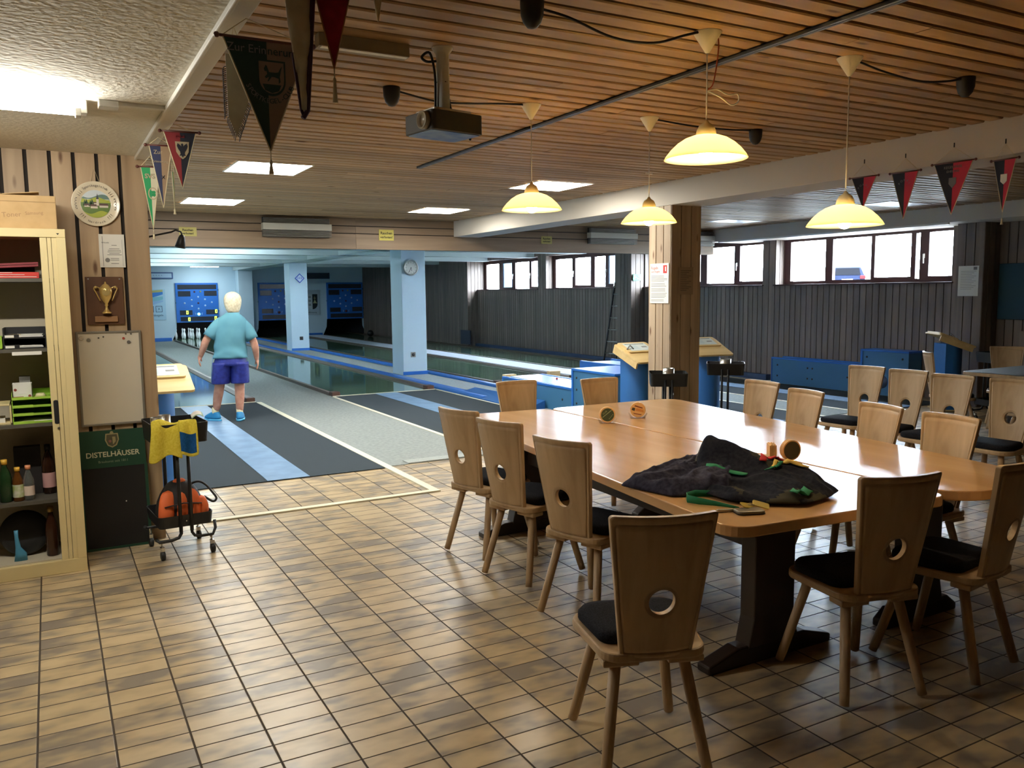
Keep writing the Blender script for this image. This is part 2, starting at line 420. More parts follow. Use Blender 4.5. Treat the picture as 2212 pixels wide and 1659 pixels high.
# bulkhead above the windows of the right-hand room
struct(MB().box(10.6, -2.0, 2.495, 11.7, 11.86, 2.74).build('beam_bulkhead', M_beam))
# lane hall
h = MB().box(.3, 11.86, 2.74, 11.8, 35, 2.8)
struct(h.build('ceiling_lane_hall', M_laneceil))
for y in (14.3, 16.9, 19.3, 22.0, 24.7, 27.6):
    struct(MB().box(.3, y, 2.53, 11.4, y+.32, 2.745).build('beam_cross', M_laneceil))
struct(MB().box(6.02, 11.86, 2.53, 6.62, 32.2, 2.746).build('beam_long', M_laneceil))
struct(MB().box(.2, 6.12, 0, .4, 35, 2.8).build('wall_lane_left', M_lanewall))
LC = (1.76, 4.73, 7.62, 10.24)                        # lane centres
ew = MB().box(.3, 32.2, .66, 11.8, 32.36, 2.8)
edges = [(.3, None)]+[(cx-.735, cx+.735) for cx in LC]
prev = .3
for i, cx in enumerate(LC):
    a, b = prev, cx-.735
    la = [(a, 0.), (b-.18, 0.), (b-.02, .36), (b, .66)] if b > a else None
    up = [(a, .66), (a, 0)] if i == 0 else [(a, .66), (a+.02, .36), (a+.18, 0)]
    poly = up+[(b-.18, 0.), (b-.02, .36), (b, .66)]
    ew.prism(poly, 32.2, 32.36, 'y', 0)
    prev = cx+.735
ew.prism([(prev, .66), (prev+.02, .36), (prev+.18, 0), (11.8, 0), (11.8, .66)], 32.2, 32.36, 'y', 0)
struct(ew.build('wall_end', M_lanewall))
bs = MB()
for a, b in ((.4, .82), (2.7, 3.8), (5.66, 6.68), (8.55, 9.3)): bs.box(a, 32.15, 0, b, 32.2, .13)
struct(bs.build('baseboard_end', M_blue))
pit = MB()
for cx in LC:
    a, b = cx-.93, cx+.93
    pit.box(a-.05, 32.37, 0, a, 34.8, .9).box(b, 32.37, 0, b+.05, 34.8, .9).box(a, 34.7, 0, b, 34.8, .9).box(a, 32.37, .85, b, 34.8, .9)
struct(pit.build('wall_pit', mat('pit_black', lin(24, 22, 24), .8)))
for nm, y0, y1 in (('a', 15.5, 16.1), ('b', 24.2, 24.8), ('c', 31.6, 32.2)):
    o = MB().box(6.09, y0, 0, 6.6, y1, 2.53).build('column', M_lanewall, bevel=.01); struct(o)
    k = MB().box(6.08, y0-.012, 0, 6.61, y0, .075).build('baseboard', M_blue, o)
# right wall: boarded below and between the high windows
WX, PX = 11.35, 11.0
BAYS = {1: (19.12, 22.66), 2: (15.66, 18.72), 3: (11.14, 14.58), 4: (7.5, 10.85)}
rw = MB()
def seg(y0, y1, z0, z1): boards_y(rw, y0, y1, WX, z0, z1, .12, .012, .018)
seg(-2, 6.83, 0, 2.74)
for k, (a, b) in BAYS.items(): seg(a, b, 0, 1.69)
for a, b in ((7.22, 7.5), (10.85, 11.14), (15.1, 15.66), (18.72, 19.12)): seg(a, b, 0, 2.74)
for a, b in ((22.66, 32.2), (14.6, 15.1), (6.83, 7.22)):
    boards_y(rw, a, b, PX, 0, 2.74, .12, .012, .018)
    boards_x(rw, PX, WX+.02, a, 0, 2.74, .115, .012, .018); boards_x(rw, PX, WX+.02, b, 0, 2.74, .115, .012, -.018)
    rw.box(PX+.018, a+.018, 0, WX+.02, b-.018, 2.74, 1)
segs = [(-2, 7.5)]+[BAYS[4]]+[(10.85, 11.14)]+[BAYS[3]]+[(14.58, 15.66)]+[BAYS[2]]+[(18.72, 19.12)]+[BAYS[1]]+[(22.66, 32.3)]
for a, b in segs:
    rw.box(WX+.018, a, 0, WX+.32, b, 1.69 if (a, b) in BAYS.values() else 2.76, 1)
for a, b in BAYS.values():                               # boarded reveals
    boards_x(rw, WX, WX+.3, a, 1.69, 2.56, .1, .01, .012); boards_x(rw, WX, WX+.3, b, 1.69, 2.56, .1, .01, -.012)
    rw.box(WX+.001, a, 2.55, WX+.32, b, 2.76, 0)
struct(rw.build('wall_right', [M_darkpine, M_groove]))
for (a, b) in BAYS.values():
    struct(MB().box(WX-.03, a-.02, 1.69, WX+.3, b+.02, 1.712).build('trim_sill', M_plum, bevel=.003))
SASH = {1: [(22.50, 21.70, 1.72, 0), (21.50, 20.92, 1.765, 1), (20.73, 19.95, 1.72, 0), (19.83, 19.36, 1.77, 0)],
        2: [(18.57, 17.80, 1.73, 0), (17.65, 16.98, 1.78, 0), (16.80, 16.36, 1.735, 0), (16.26, 15.84, 1.80, 1)],
        3: [(14.4, 13.75, 1.755, 0), (13.18, 13.05, 1.80, 0), (12.86, 12.10, 1.755, 0), (11.95, 11.33, 1.785, 0)],
        4: [(10.70, 9.94, 1.765, 0), (9.79, 9.04, 1.773, 0), (8.97, 8.33, 1.80, 0), (8.25, 8.18, 1.765, 0), (8.03, 7.64, 1.80, 0)]}
M_frost = mat('frosted_pane', lin(150, 170, 190), .6, trans=.6)
for k, (a, b) in BAYS.items():
    w = bpy.data.objects.new('window_%d' % k, None); COL.objects.link(w); w['kind'] = 'structure'; w.location = (11.6, (a+b)/2, 1.712)
    oy, oz = (a+b)/2, 1.712
    f = MB(); cur = b
    for (y1, y0, zb, fr) in SASH[k]:
        f.box(-.03, cur-oy, 0, .04, y1-oy, .85); f.box(-.03, y1-oy, 0, .04, y0-oy, zb-oz); f.box(-.03, y1-oy, 2.455-oz, .04, y0-oy, .85); cur = y0
    f.box(-.03, cur-oy, 0, .04, a-oy, .85)
    f.build('frame', M_plum, w)
    for (y1, y0, zb, fr) in SASH[k]:
        MB().box(.0, y0-oy, zb-oz, .006, y1-oy, 2.455-oz).build('pane', M_frost if fr else M_glass, w)
    for hy in ({1: (20.84, 19.89), 2: (17.72, 16.3), 3: (12.02,), 4: (8.1,)}[k]):
        MB().box(-.05, hy-oy-.012, .36, -.03, hy-oy+.012, .43).box(-.07, hy-oy-.01, .28, -.05, hy-oy+.01, .42).build('handle', M_white, w, bevel=.003)
struct(MB().box(10.9, -2, 0, 11.35, 6.25, 1.06).build('wall_dado', M_darkpine))
struct(MB().box(11.24, 10.9, 0, 11.35, 32.1, .1).build('baseboard_right', mat('navy_base', lin(46, 70, 110), .5)))
# curtain rail above the near windows
r = thing('curtain_rail', 'long white curtain rail above the windows of the right-hand room', 'curtain rail', (10.62, 9.3, 2.47))
MB().box(-.02, -2.2, 0, .02, 2.2, .025).build('rail', M_white, r)
for y in (-2.1, 0, 2.1): MB().box(-.01, y-.015, .02, .01, y+.015, .03).build('bracket', M_white, r)
# ground outside (the windows are high basement windows)
g = MB().box(11.7, -60, 1.2, 90, 120, 1.34).build('ground_outside', noisy('asphalt_outside', lin(120, 120, 118), lin(140, 140, 138), 3, .9)); struct(g)

# ------------------------------------------------------------------ carpets, lanes, lines
tag(MB().box(.42, 7.36, 0, 10.985, 32.15, .005).build('carpet', M_carpetg), 'grey fitted carpet running between and beside the bowling lanes', 'carpet')
LW = ((.87, 2.66), (3.86, 5.62), (6.84, 8.57), (9.34, 10.98))
ordn = ('the leftmost lane, where the man stands', 'the second lane from the left, with the pins', 'the third lane from the left', 'the rightmost lane beside the window wall')
for i, ((a, b), cx) in enumerate(zip(LW, LC)):
    cc = (a+b)/2
    tag(MB().box(a, 7.3, .005, b, 12.88, .009).build('approach_carpet', M_carpetd), 'charcoal approach carpet of '+ordn[i], 'carpet', 'approach carpets')
    tag(MB().box(cc-.185, 7.3, .009, cc+.185, 12.87, .013).build('blue_runner', M_bluemat), 'pale blue run-up strip of '+ordn[i], 'runner', 'blue run-up strips')
    t = thing('bowling_lane', 'shiny dark green bowling lane surface, '+ordn[i], 'lane', (cc, 12.92, .005), 0, 'bowling lanes')
    MB().box(a-cc+.12, 0, 0, b-cc-.12, 21.7, .012).build('playing_surface', M_lane, t)
    for s in (-1, 1):
        x = a-cc if s < 0 else b-cc
        MB().prism([(x, 0), (x-s*.125, 0), (x-s*.125, .02), (x-s*.06, .05), (x, .05)][::(-1 if s > 0 else 1)], .18, 19.2, 'y').build('side_kerb', M_gutter, t)
        MB().box(x, .0, 0, x-s*.13, .18, .07).build('end_block', mat('brown_block', lin(84, 56, 44), .6) if not bpy.data.materials.get('brown_block') else bpy.data.materials['brown_block'], t, bevel=.01)
    tag(MB().box(a, 12.88, .005, b, 12.92, .016).build('foul_line', M_tape), 'white foul line across the start of '+ordn[i], 'line', 'foul lines')
def line(nm, x0, y0, x1, y1, lab): tag(MB().box(x0, y0, 0, x1, y1, .0105).build(nm, M_tape), lab, 'line', 'cream lines on the floor')
line('floor_tape', 2.665, 6.27, 2.735, 12.86, 'long cream tape along the right edge of the leftmost approach')
line('floor_tape', .9, 6.2, 2.735, 6.268, 'cream tape across the floor tiles in front of the leftmost approach')
line('floor_tape', 3.84, 7.3, 3.89, 12.86, 'cream tape along the left edge of the second approach')
line('floor_tape', 5.62, 8.3, 5.66, 12.86, 'cream tape between the second approach and the blue ball return')
line('floor_tape', 8.58, 5.6, 8.63, 12.86, 'white floor line on the left of the strip beside the rightmost approach')
line('floor_tape', 9.29, 6.0, 9.335, 12.86, 'white floor line along the left edge of the rightmost approach')
tag(MB().box(2.92, 7.365, .0052, 3.83, 7.52, .014).build('door_mat', noisy('grey_mat', lin(150, 154, 152), lin(166, 170, 166), 90, .95)), 'small light grey mat at the edge between tiles and carpet', 'mat')
tag(MB().box(8.6, 12.95, .005, 9.22, 32.1, .06).build('lane_divider', M_whitestrip), 'white raised strip between the third and the rightmost lane', 'divider')
for x0, x1, lab in ((5.7, 5.94, 'left of the white pillars'), (6.62, 6.8, 'right of the white pillars')):
    tag(MB().prism([(x0, .005), (x1, .005), (x1, .035), (x1-.05, .05), (x0+.05, .05), (x0, .035)], 11.3, 32.1, 'y').build('lane_rail', M_blue), 'long bright blue floor rail '+lab, 'rail', 'blue floor rails')
tag(MB().box(5.95, 11.3, .005, 6.6, 15.45, .012).build('floor_strip', M_lanegrey), 'pale grey floor strip between the two blue rails', 'strip')
# ================================================================== CHAIRS AND TABLES
def backrest_mb():
    mb = MB(); H0, H1 = .43, .93; hz = .635; hr = .044
    wb, wt = .122, .178
    outl = rpoly([(-wb, H0), (wb, H0), (wt, H1-.012), (wt-.004, H1), (-wt+.004, H1), (-wt, H1-.012)], [.004, .004, .012, .012, .012, .012], 3)
    def hit(a):
        d = Vector((math.cos(a), math.sin(a))); o = Vector((0, hz)); best = None
        for i in range(len(outl)):
            p, q = Vector(outl[i]), Vector(outl[(i+1) % len(outl)]); e = q-p
            den = d.x*e.y-d.y*e.x
            if abs(den) < 1e-12: continue
            w = p-o; t = (w.x*e.y-w.y*e.x)/den; u = (w.x*d.y-w.y*d.x)/den
            if t > 0 and -1e-9 <= u <= 1+1e-9 and (best is None or t < best): best = t
        return best
    ang = sorted(set([round(2*PI*k/56, 5) for k in range(56)]+[round(math.atan2(p[1]-hz, p[0]) % (2*PI), 5) for p in outl]))
    n = len(ang); rows = []
    ts = [(0, 0), (.05, .001), (.09, .0), (.12, 0), (.3, 0), (.55, 0), (.8, 0), (.872, 0), (.888, .006), (.904, 0), (.97, 0), (1, .002)]
    def pos(x, z, off, dep):
        w = (z-H0)/(H1-H0)
        y = -.165-.10*w-.045*(1-min(1, (x/.185)**2))
        return (x, y+off*(.0115-dep), z)
    for side in (1, -1):
        for t, dep in ts:
            r = []
            for a in ang:
                R_ = hit(a); rr = hr+(R_-hr)*t
                if t < .13: rr = hr+ (t/.13)*.018
                r.append(pos(rr*math.cos(a), hz+rr*math.sin(a), side, dep if t != .05 else .005))
            rows.append(r)
    L = len(ts); pts = [p for r in rows for p in r]; fs = []
    for s in range(2):
        for j in range(L-1):
            for i in range(n): k = (i+1) % n; o = s*L*n; fs.append((o+j*n+i, o+j*n+k, o+(j+1)*n+k, o+(j+1)*n+i))
    mb.add(pts, fs, 0, True)
    ring = []
    for i in range(n):
        k = (i+1) % n
        ring.append((i, k, L*n+k, L*n+i)); ring.append(((L-1)*n+i, (L-1)*n+k, (2*L-1)*n+k, (2*L-1)*n+i))
    for f in ring: mb.f.append(f); mb.m.append(0); mb.sm.append(False)
    return mb
def make_chair(label, loc, rz, group):
    t = thing('dining_chair', label, 'chair', loc, rz, group)
    seat = rpoly([(-.175, -.215), (.175, -.215), (.225, .19), (-.225, .19)], [.07, .07, .09, .09], 6)
    MB().prism(seat, .415, .447).build('seat', M_beech, t, bevel=.008)
    cu = rpoly([(-.165, -.135), (.165, -.135), (.208, .175), (-.208, .175)], [.05, .05, .085, .085], 6)
    c = MB(); n = len(cu); rings = []
    for z, s in ((.448, .97), (.455, 1.), (.474, 1.), (.486, .95), (.49, .8), (.492, .4)): rings.append([(x*s, .02+(y-.02)*s, z) for x, y in cu])
    c.add([p for r in rings for p in r], [(j*n+i, j*n+(i+1) % n, (j+1)*n+(i+1) % n, (j+1)*n+i) for j in range(5) for i in range(n)], 0, True)
    c.f.append(tuple(range(5*n, 6*n))); c.m.append(0); c.sm.append(True); c.f.append(tuple(range(n-1, -1, -1))); c.m.append(0); c.sm.append(False)
    c.build('cushion', M_cush, t)
    backrest_mb().build('backrest', M_beech, t)
    for sx in (-1, 1):
        MB().box(sx*.05-.0, -.185, .39, sx*.175, -.10, .415).build('under_block', M_beech, t, bevel=.006)
        for fy, (tx, ty, bx, by) in ((1, (.12, .11, .19, .215)), (-1, (.115, -.125, .178, -.225))):
            MB().tube([(sx*bx, by, 0.012), (sx*(bx*.9+tx*.1), by*.9+ty*.1, .05), (sx*tx, ty, .416)], [.0185, .0195, .021], 12).build('leg', M_beech, t).name
    return t
def chair_at(cx, cy, fwd): return (cx, cy, 0), rad(fwd-90)
CH = [  # centre x, y, facing direction, label, group
 (1.753, 2.276, 69.4, 'largest beech chair, at the near left table corner, its back to us', 'chairs at the big table'),
 (2.845, 2.262, 75, 'beech chair at the near table end, just right of the pile of garments', 'chairs at the big table'),
 (3.365, 2.19, 98, 'beech chair at the near table end, cut off by the right picture edge', 'chairs at the big table'),
 (2.363, 3.426, 18, 'nearest of the three beech chairs along the left side of the table', 'chairs at the big table'),
 (2.385, 4.09, 16, 'middle of the three beech chairs along the left side of the table', 'chairs at the big table'),
 (2.386, 4.615, 16, 'farthest of the three beech chairs along the left side of the table', 'chairs at the big table'),
 (3.182, 5.45, 268, 'beech chair at the far table end, before the low blue trough', 'chairs at the big table'),
 (3.839, 5.25, 269, 'beech chair at the far table end, near the blue desk column', 'chairs at the big table'),
 (4.478, 4.647, 178.5, 'farthest of the four beech chairs facing the right side of the table', 'chairs at the big table'),
 (4.296, 4.09, 171.4, 'second farthest of the four beech chairs facing the right side of the table', 'chairs at the big table'),
 (4.087, 3.343, 168.6, 'second nearest of the four beech chairs facing the right side of the table', 'chairs at the big table'),
 (4.032, 2.83, 175.5, 'nearest of the four beech chairs facing the right side of the table', 'chairs at the big table'),
 (6.161, 4.995, 186, 'leftmost chair of the free row behind the table, dark cushion to its left', 'chairs in the row behind the table'),
 (6.137, 4.568, 184, 'second beech chair from the left in the free-standing row behind the table', 'chairs in the row behind the table'),
 (6.056, 4.111, 184.6, 'third beech chair from the left in the free-standing row behind the table', 'chairs in the row behind the table'),
 (6.104, 3.652, 184, 'rightmost beech chair of the free-standing row, cut off by the picture edge', 'chairs in the row behind the table'),
 (8.62, 5.62, 318, 'shaded chair beside the small table at the far right, left of that table', 'chairs at the small far table'),
 (9.62, 5.62, 215, 'shaded chair behind the small table at the far right, seen edge-on', 'chairs at the small far table'),
 (8.05, 4.42, 75, 'chair in front of the small far table, backrest at the picture edge', 'chairs at the small far table')]
ch0 = None
for cx, cy, fw, lab, grp in CH:
    loc, rz = chair_at(cx, cy, fw)
    if ch0 is None: ch0 = make_chair(lab, loc, rz, grp)
    else: dup(ch0, loc, rz, lab, grp)
def make_table(label, poly, r, feet, group, fl=.37):
    cx = sum(p[0] for p in poly)/4; cy = sum(p[1] for p in poly)/4
    t = thing('dining_table', label, 'table', (cx, cy, 0), 0, group)
    MB().prism([(x-cx, y-cy) for x, y in rpoly(poly, r, 7)], .706, .75).build('tabletop', M_top, t, bevel=.006, seg=3)
    for fx, fy in feet:
        x, y = fx-cx, fy-cy
        MB().prism([(x-.15, .07), (x+.15, .07), (x+.12, .2), (x+.12, .56), (x+.17, .66), (x-.17, .66), (x-.12, .56), (x-.12, .2)], y-.045, y+.045, 'y').build('pedestal', M_darkwood, t, bevel=.006)
        MB().prism([(x-fl, .0), (x+fl, 0), (x+fl, .035), (x+.2, .085), (x-.2, .085), (x-fl, .035)], y-.04, y+.04, 'y').build('foot', M_darkwood, t, bevel=.008)
        MB().box(x-.3, y-.04, .655, x+.3, y+.04, .706).build('cross_bearer', M_darkwood, t, bevel=.004)
    (ax, ay), (bx, by) = feet
    L = math.hypot(bx-ax, by-ay); a = math.atan2(by-ay, bx-ax)
    MB().box(.045, -.03, .47, L-.045, .03, .62).build('stretcher', M_darkwood, t, (ax-cx, ay-cy, 0), (0, 0, a), bevel=.004)
    for s in (-1, 1):
        MB().box(.0, -.012, .66, L, .012, .704).build('apron_rail', M_black, t, (ax-cx+s*.24, ay-cy, 0), (0, 0, a))
    return t
make_table('left half of the long beech conference table, carrying the dark garments', [(2.155, 2.235), (3.305, 2.14), (3.245, 5.345), (2.52, 5.42)], [.1, .07, .1, .14], ((2.72, 2.6), (2.8, 4.86)), 'the two halves of the big table')
make_table('right half of the long beech conference table, along the side towards the windows', [(3.318, 2.13), (4.02, 2.07), (4.43, 5.32), (3.26, 5.36)], [.24, .1, .14, .1], ((3.68, 2.545), (3.87, 4.72)), 'the two halves of the big table', .27)
t = thing('side_table', 'small shaded table with a rounded top at the far right of the room', 'table', (9.0, 5.0, 0))
MB().prism(rrect(-.62, -.42, .62, .42, .12, 6), .71, .745).build('tabletop', M_beech, t, bevel=.005); MB().prism(rrect(-.6, -.4, .6, .4, .1, 6), .745, .7485).build('shade_sheet', mat('shade_dark_grey', lin(70, 76, 76), .6), t)  # thin dark sheet puts the shade of this corner onto the tabletop
MB().box(-.06, -.2, .06, .06, .2, .71).build('pedestal', M_darkwood, t)
MB().box(-.4, -.05, 0, .4, .05, .06).build('foot', M_darkwood, t)

# ---- things on the table
def coaster_rack(label, x, y, rz, face, stack, tilt=0):
    t = thing('coaster_holder', label, 'coaster holder', (x, y, .75), rz, 'beer mat holders on the table')
    b = MB()
    b.box(-.05, -.022, 0, .05, .022, .004)
    for sx in (-1, 1):
        b.prism([(sx*.028, 0), (sx*.05, 0), (sx*.066, .035), (sx*.061, .036)][::sx], -.022, -.018, 'y').prism([(sx*.028, 0), (sx*.05, 0), (sx*.066, .035), (sx*.061, .036)][::sx], .018, .022, 'y')
    b.build('acrylic_stand', M_acr, t)
    n = 9
    m = MB(); m.M = Matrix.Translation((0, -.017, .058)) @ Matrix.Rotation(PI/2, 4, 'X')
    for i in range(n): m.lathe([(.0525, -.0034*i-.0031), (.0525, -.0034*i)], 28, (0, 0, 0), 0, smooth=False)
    m.build('beer_mats', M_matcard, t)
    f = MB(); f.M = Matrix.Translation((0, -.0172, .058)) @ Matrix.Rotation(PI/2, 4, 'X') @ Matrix.Rotation(tilt, 4, 'Z')
    if face == 'green':
        f.lathe([(.044, 0), (.044, .0006)], 28, m=0, smooth=False)
        f.add([(-.038, .006, .001), (.04, .006, .001), (.04, .01, .001), (-.038, .01, .001)], [(0, 1, 2, 3)], 1)
        f.text('CLUB', .014, Matrix.Translation((-.006, .024, .0008)), 2, .0002)
        for k in range(4): f.lathe([(.003, .0006), (.003, .001)], 8, (-.006+.011*k, -.027+.002*k, 0), 2)
        mm = [M_matgreen, M_matlight, M_matlight]
    elif face == 'orange':
        f.lathe([(.044, 0), (.044, .0006)], 28, m=0, smooth=False)
        f.add([(-.043, -.006, .001), (-.022, -.01, .001), (-.02, .012, .001), (-.041, .012, .001)], [(0, 1, 2, 3)], 1)
        f.add([(-.02, -.006, .001), (.042, -.012, .001), (.036, .008, .001), (-.012, .012, .001)], [(0, 1, 2, 3)], 2)
        f.add([(-.028, .022, .001), (.03, .014, .001), (.028, .022, .001), (-.024, .031, .001)], [(0, 1, 2, 3)], 3)
        f.add([(-.024, -.03, .001), (.026, -.032, .001), (.03, -.026, .001), (-.03, -.024, .001)], [(0, 1, 2, 3)], 3)
        mm = [M_matcard, M_matdark, M_matorange, M_matdark2]
    else:
        f.lathe([(.046, 0), (.046, .0006)], 28, m=0, smooth=False); mm = [M_matdark]
    f.build('printed_face', mm, t)
    return t
M_acr = glass('clear_acrylic', (1, 1, 1, 1), .93, .05)
M_matcard = mat('beer_mat_card', lin(222, 180, 124), .8); M_matgreen = mat('mat_green', lin(62, 78, 56), .7); M_matlight = mat('mat_light', lin(168, 182, 140), .7)
M_matdark = mat('mat_dark', lin(64, 62, 50), .7); M_matorange = mat('mat_orange', lin(206, 140, 76), .7); M_matdark2 = mat('mat_brown', lin(120, 62, 40), .7)
coaster_rack('round green beer mats in a clear stand, on the table seam', 3.22, 4.53, rad(-24), 'green', 1, rad(38))
coaster_rack('round orange-printed beer mats in a clear stand on the right table half', 3.53, 4.6, rad(-36), 'orange', 1, rad(-8))
coaster_rack('round beer mats with dark face in a clear stand, beside the square mats', 3.285, 3.01, rad(-14), 'dark', 1)
t = thing('coaster_holder', 'clear stand of square beer mats seen edge-on, left of the dark round ones', 'coaster holder', (3.165, 3.02, .75), rad(-36), 'beer mat holders on the table')
MB().box(-.022, -.035, 0, .022, .035, .004).box(-.022, -.035, .004, -.019, .035, .03).box(.019, -.035, .004, .022, .035, .03).build('acrylic_stand', M_acr, t)
m = MB()
for k in range(8): m.box(-.0175+.0044*k, -.046, .0045, -.0145+.0044*k, .046, .097+.002*(k % 3))
m.build('beer_mats', M_matcard, t)

# ---- garments: draped heaps with folds
from mathutils import noise
def drape(name, label, cat, outline, cen, hfun, mats, base=.7505, nr=22, sub=1, cfun=None):
    n = 120; P = [Vector(p) for p in outline]
    seg = [(P[(i+1) % len(P)]-P[i]).length for i in range(len(P))]; tot = sum(seg); pts = []
    for k in range(n):
        d = tot*k/n; i = 0
        while d > seg[i]: d -= seg[i]; i += 1
        pts.append(P[i].lerp(P[(i+1) % len(P)], d/seg[i]))
    sm = [(pts[k-1]+pts[k]*2+pts[(k+1) % n])/4 for k in range(n)]
    c = Vector(cen); V = []; F = []; Mi = []
    for j in range(nr+1):
        t = 1-j/nr*.985
        for k in range(n):
            p = c+(sm[k]-c)*t; edge = min(1., (1-t)*5.5)
            V.append((p.x-c.x, p.y-c.y, hfun(p.x, p.y)*(edge**.55)+.004))
    for j in range(nr):
        for k in range(n):
            F.append((j*n+k, j*n+(k+1) % n, (j+1)*n+(k+1) % n, (j+1)*n+k))
            q = sm[k]*.5+sm[(k+1) % n]*.5; tt = 1-(j+.5)/nr*.985; q = c+(q-c)*tt
            Mi.append(cfun(q.x, q.y) if cfun else 0)
    F.append(tuple(nr*n+k for k in range(n))); Mi.append(Mi[-1])
    o = len(V); V += [(V[k][0], V[k][1], .0) for k in range(n)]
    for k in range(n): F.append((o+k, o+(k+1) % n, (k+1) % n, k)); Mi.append(Mi[k])
    F.append(tuple(o+k for k in range(n-1, -1, -1))); Mi.append(0)
    mb = MB(); mb.v = V; mb.f = F; mb.m = Mi; mb.sm = [True]*len(F)
    ob = mb.build(name, mats, None, (c.x, c.y, base), sub=sub)
    return tag(ob, label, cat)
def folds(x, y, dx, dy, fr, amp, seed=0.):
    u = x*dx+y*dy
    v = x*dy-y*dx; s_ = .25*noise.noise(Vector((x*6, y*6, seed)))
    return amp*((1-abs(noise.noise(Vector((u*fr+s_*3, v*fr*.3, seed)))))**4*1.3+.45*(1-abs(noise.noise(Vector((u*fr*2.3+s_*4, v*fr*.8, seed+5)))))**5)
M_navy = noisy('navy_fleece', lin(48, 48, 66), lin(66, 66, 84), 60, .95, spec=.1)
M_blk = noisy('black_jersey', lin(30, 32, 44), lin(42, 44, 54), 60, .95, spec=.1)
M_olive = mat('olive_cloth', lin(52, 50, 38), .95); M_gstrap = mat('green_webbing', lin(22, 126, 88), .8); M_rstripe = mat('red_stripe', lin(196, 44, 48), .85)
M_ystripe = mat('yellow_stripe', lin(222, 190, 96), .85); M_lblue = mat('light_blue_patch', lin(110, 134, 164), .85)
def hj(x, y): return .022+.045*max(0, (x-2.3)/.5)+folds(x, y, -.25, 1, 10, .03, 3)
drape('jacket', 'dark navy jacket spread over the left edge of the table', 'jacket', [(2.2, 3.0), (2.235, 2.86), (2.27, 2.72), (2.36, 2.68), (2.52, 2.62), (2.72, 2.78), (2.86, 3.0), (2.8, 3.12), (2.55, 3.07), (2.37, 3.07)], (2.5, 2.9), hj, [M_navy])
A0, A1 = Vector((2.66, 2.93)), Vector((2.88, 2.47))
def hg(x, y):
    p = Vector((x, y)); d = A1-A0; u = max(0, min(1, (p-A0).dot(d)/d.length_squared)); q = A0+d*u
    dist = (p-q).length; pk = .125*(1-u)**1.2*math.exp(-(dist/.085)**2)+.032*math.exp(-(dist/.17)**2)
    return pk*(1 if u < 1 else .4)+.01+folds(x, y, .9, .4, 9, .022, 8)
def cg(x, y):
    p = Vector((x, y)); d = (A1-A0).normalized(); u = (p-A0).dot(d); w = (p-A0).dot(Vector((-d.y, d.x)))
    return 1 if (u < -.03 and w < .02) or noise.noise(Vector((x*7, y*7, 4))) > .28 else 0
gm = drape('sports_vest', 'black garment with green, red and yellow stripes heaped on the table', 'garment', [(2.4, 2.72), (2.5, 2.86), (2.62, 3.0), (2.72, 3.03), (2.84, 2.96), (2.92, 2.78), (2.95, 2.6), (2.93, 2.4), (2.8, 2.34), (2.62, 2.31), (2.5, 2.4), (2.4, 2.52)], (2.68, 2.66), hg, [M_blk, M_olive], base=.7605, cfun=cg)
def ribbon(name, pts, w, m, parent, lift=.006):
    mb = MB(); P = [Vector((x, y)) for x, y in pts]; Q = []
    for i in range(len(P)-1):
        for k in range(6): Q.append(P[i].lerp(P[i+1], k/6))
    Q.append(P[-1]); v = []; o = Vector(parent.location)
    for i, p in enumerate(Q):
        t = (Q[min(i+1, len(Q)-1)]-Q[max(i-1, 0)]).normalized(); s = Vector((-t.y, t.x))*w/2
        for q in (p-s, p, p+s): v.append((q.x-o.x, q.y-o.y, hg(q.x, q.y)+.004+lift))
    k = len(Q); f = []
    for i in range(k-1):
        for j in range(2): f.append((i*3+j, i*3+j+1, (i+1)*3+j+1, (i+1)*3+j))
    mb.add(v, f, 0, True); ob = mb.build(name, m, parent); so = ob.modifiers.new('thick', 'SOLIDIFY'); so.thickness = .004; return ob
ribbon('green_binding', [(2.555, 2.83), (2.6, 2.75), (2.64, 2.66)], .022, M_gstrap, gm, .012)
ribbon('red_stripe', [(2.735, 2.66), (2.78, 2.69), (2.84, 2.66), (2.88, 2.58)], .03, M_rstripe, gm, .012)
ribbon('red_patch', [(2.75, 2.9), (2.775, 2.84)], .022, M_rstripe, gm, .012)
ribbon('light_blue_patch', [(2.8, 2.82), (2.83, 2.75)], .035, M_lblue, gm, .012)
ribbon('yellow_stripe', [(2.73, 2.6), (2.785, 2.625), (2.84, 2.6), (2.88, 2.53)], .016, M_ystripe, gm, .012)
ribbon('green_stripe', [(2.69, 2.6), (2.735, 2.595), (2.79, 2.6)], .014, M_gstrap, gm, .012)
ribbon('green_hem', [(2.6, 2.36), (2.66, 2.36), (2.71, 2.38)], .04, M_gstrap, gm, .008)
s = tag(MB().build('lanyard', M_gstrap, None, (2.3, 2.6, .7515)), 'green lanyard strap looping out of the garments over the table edge', 'strap')
bm = MB(); pp = [(.13, .04), (.06, .075), (.0, .06), (-.03, .02), (-.01, -.03), (.03, -.08), (.06, -.13), (.075, -.17)]; v = []; f = []
for i, (x, y) in enumerate(pp):
    h = [.026, .03, .03, .032, .028, .02, .012, .009][i]
    v += [(x, y, .0), (x+.002, y+.002, h)]
f = [(2*i, 2*i+2, 2*i+3, 2*i+1) for i in range(len(pp)-1)]
bm.add(v, f, 0, True); o2 = bm.build('x', M_gstrap); s.data = o2.data; bpy.data.objects.remove(o2); so = s.modifiers.new('thick', 'SOLIDIFY'); so.thickness = .002
k = thing('key_case', 'grey leather key case with yellow tags lying at the near table edge', 'key case', (2.38, 2.375, .7508), rad(-20))
MB().prism(rrect(-.065, -.04, .05, .03, .02, 4), 0, .014).build('case', mat('grey_leather', lin(120, 112, 96), .35), k, bevel=.005)
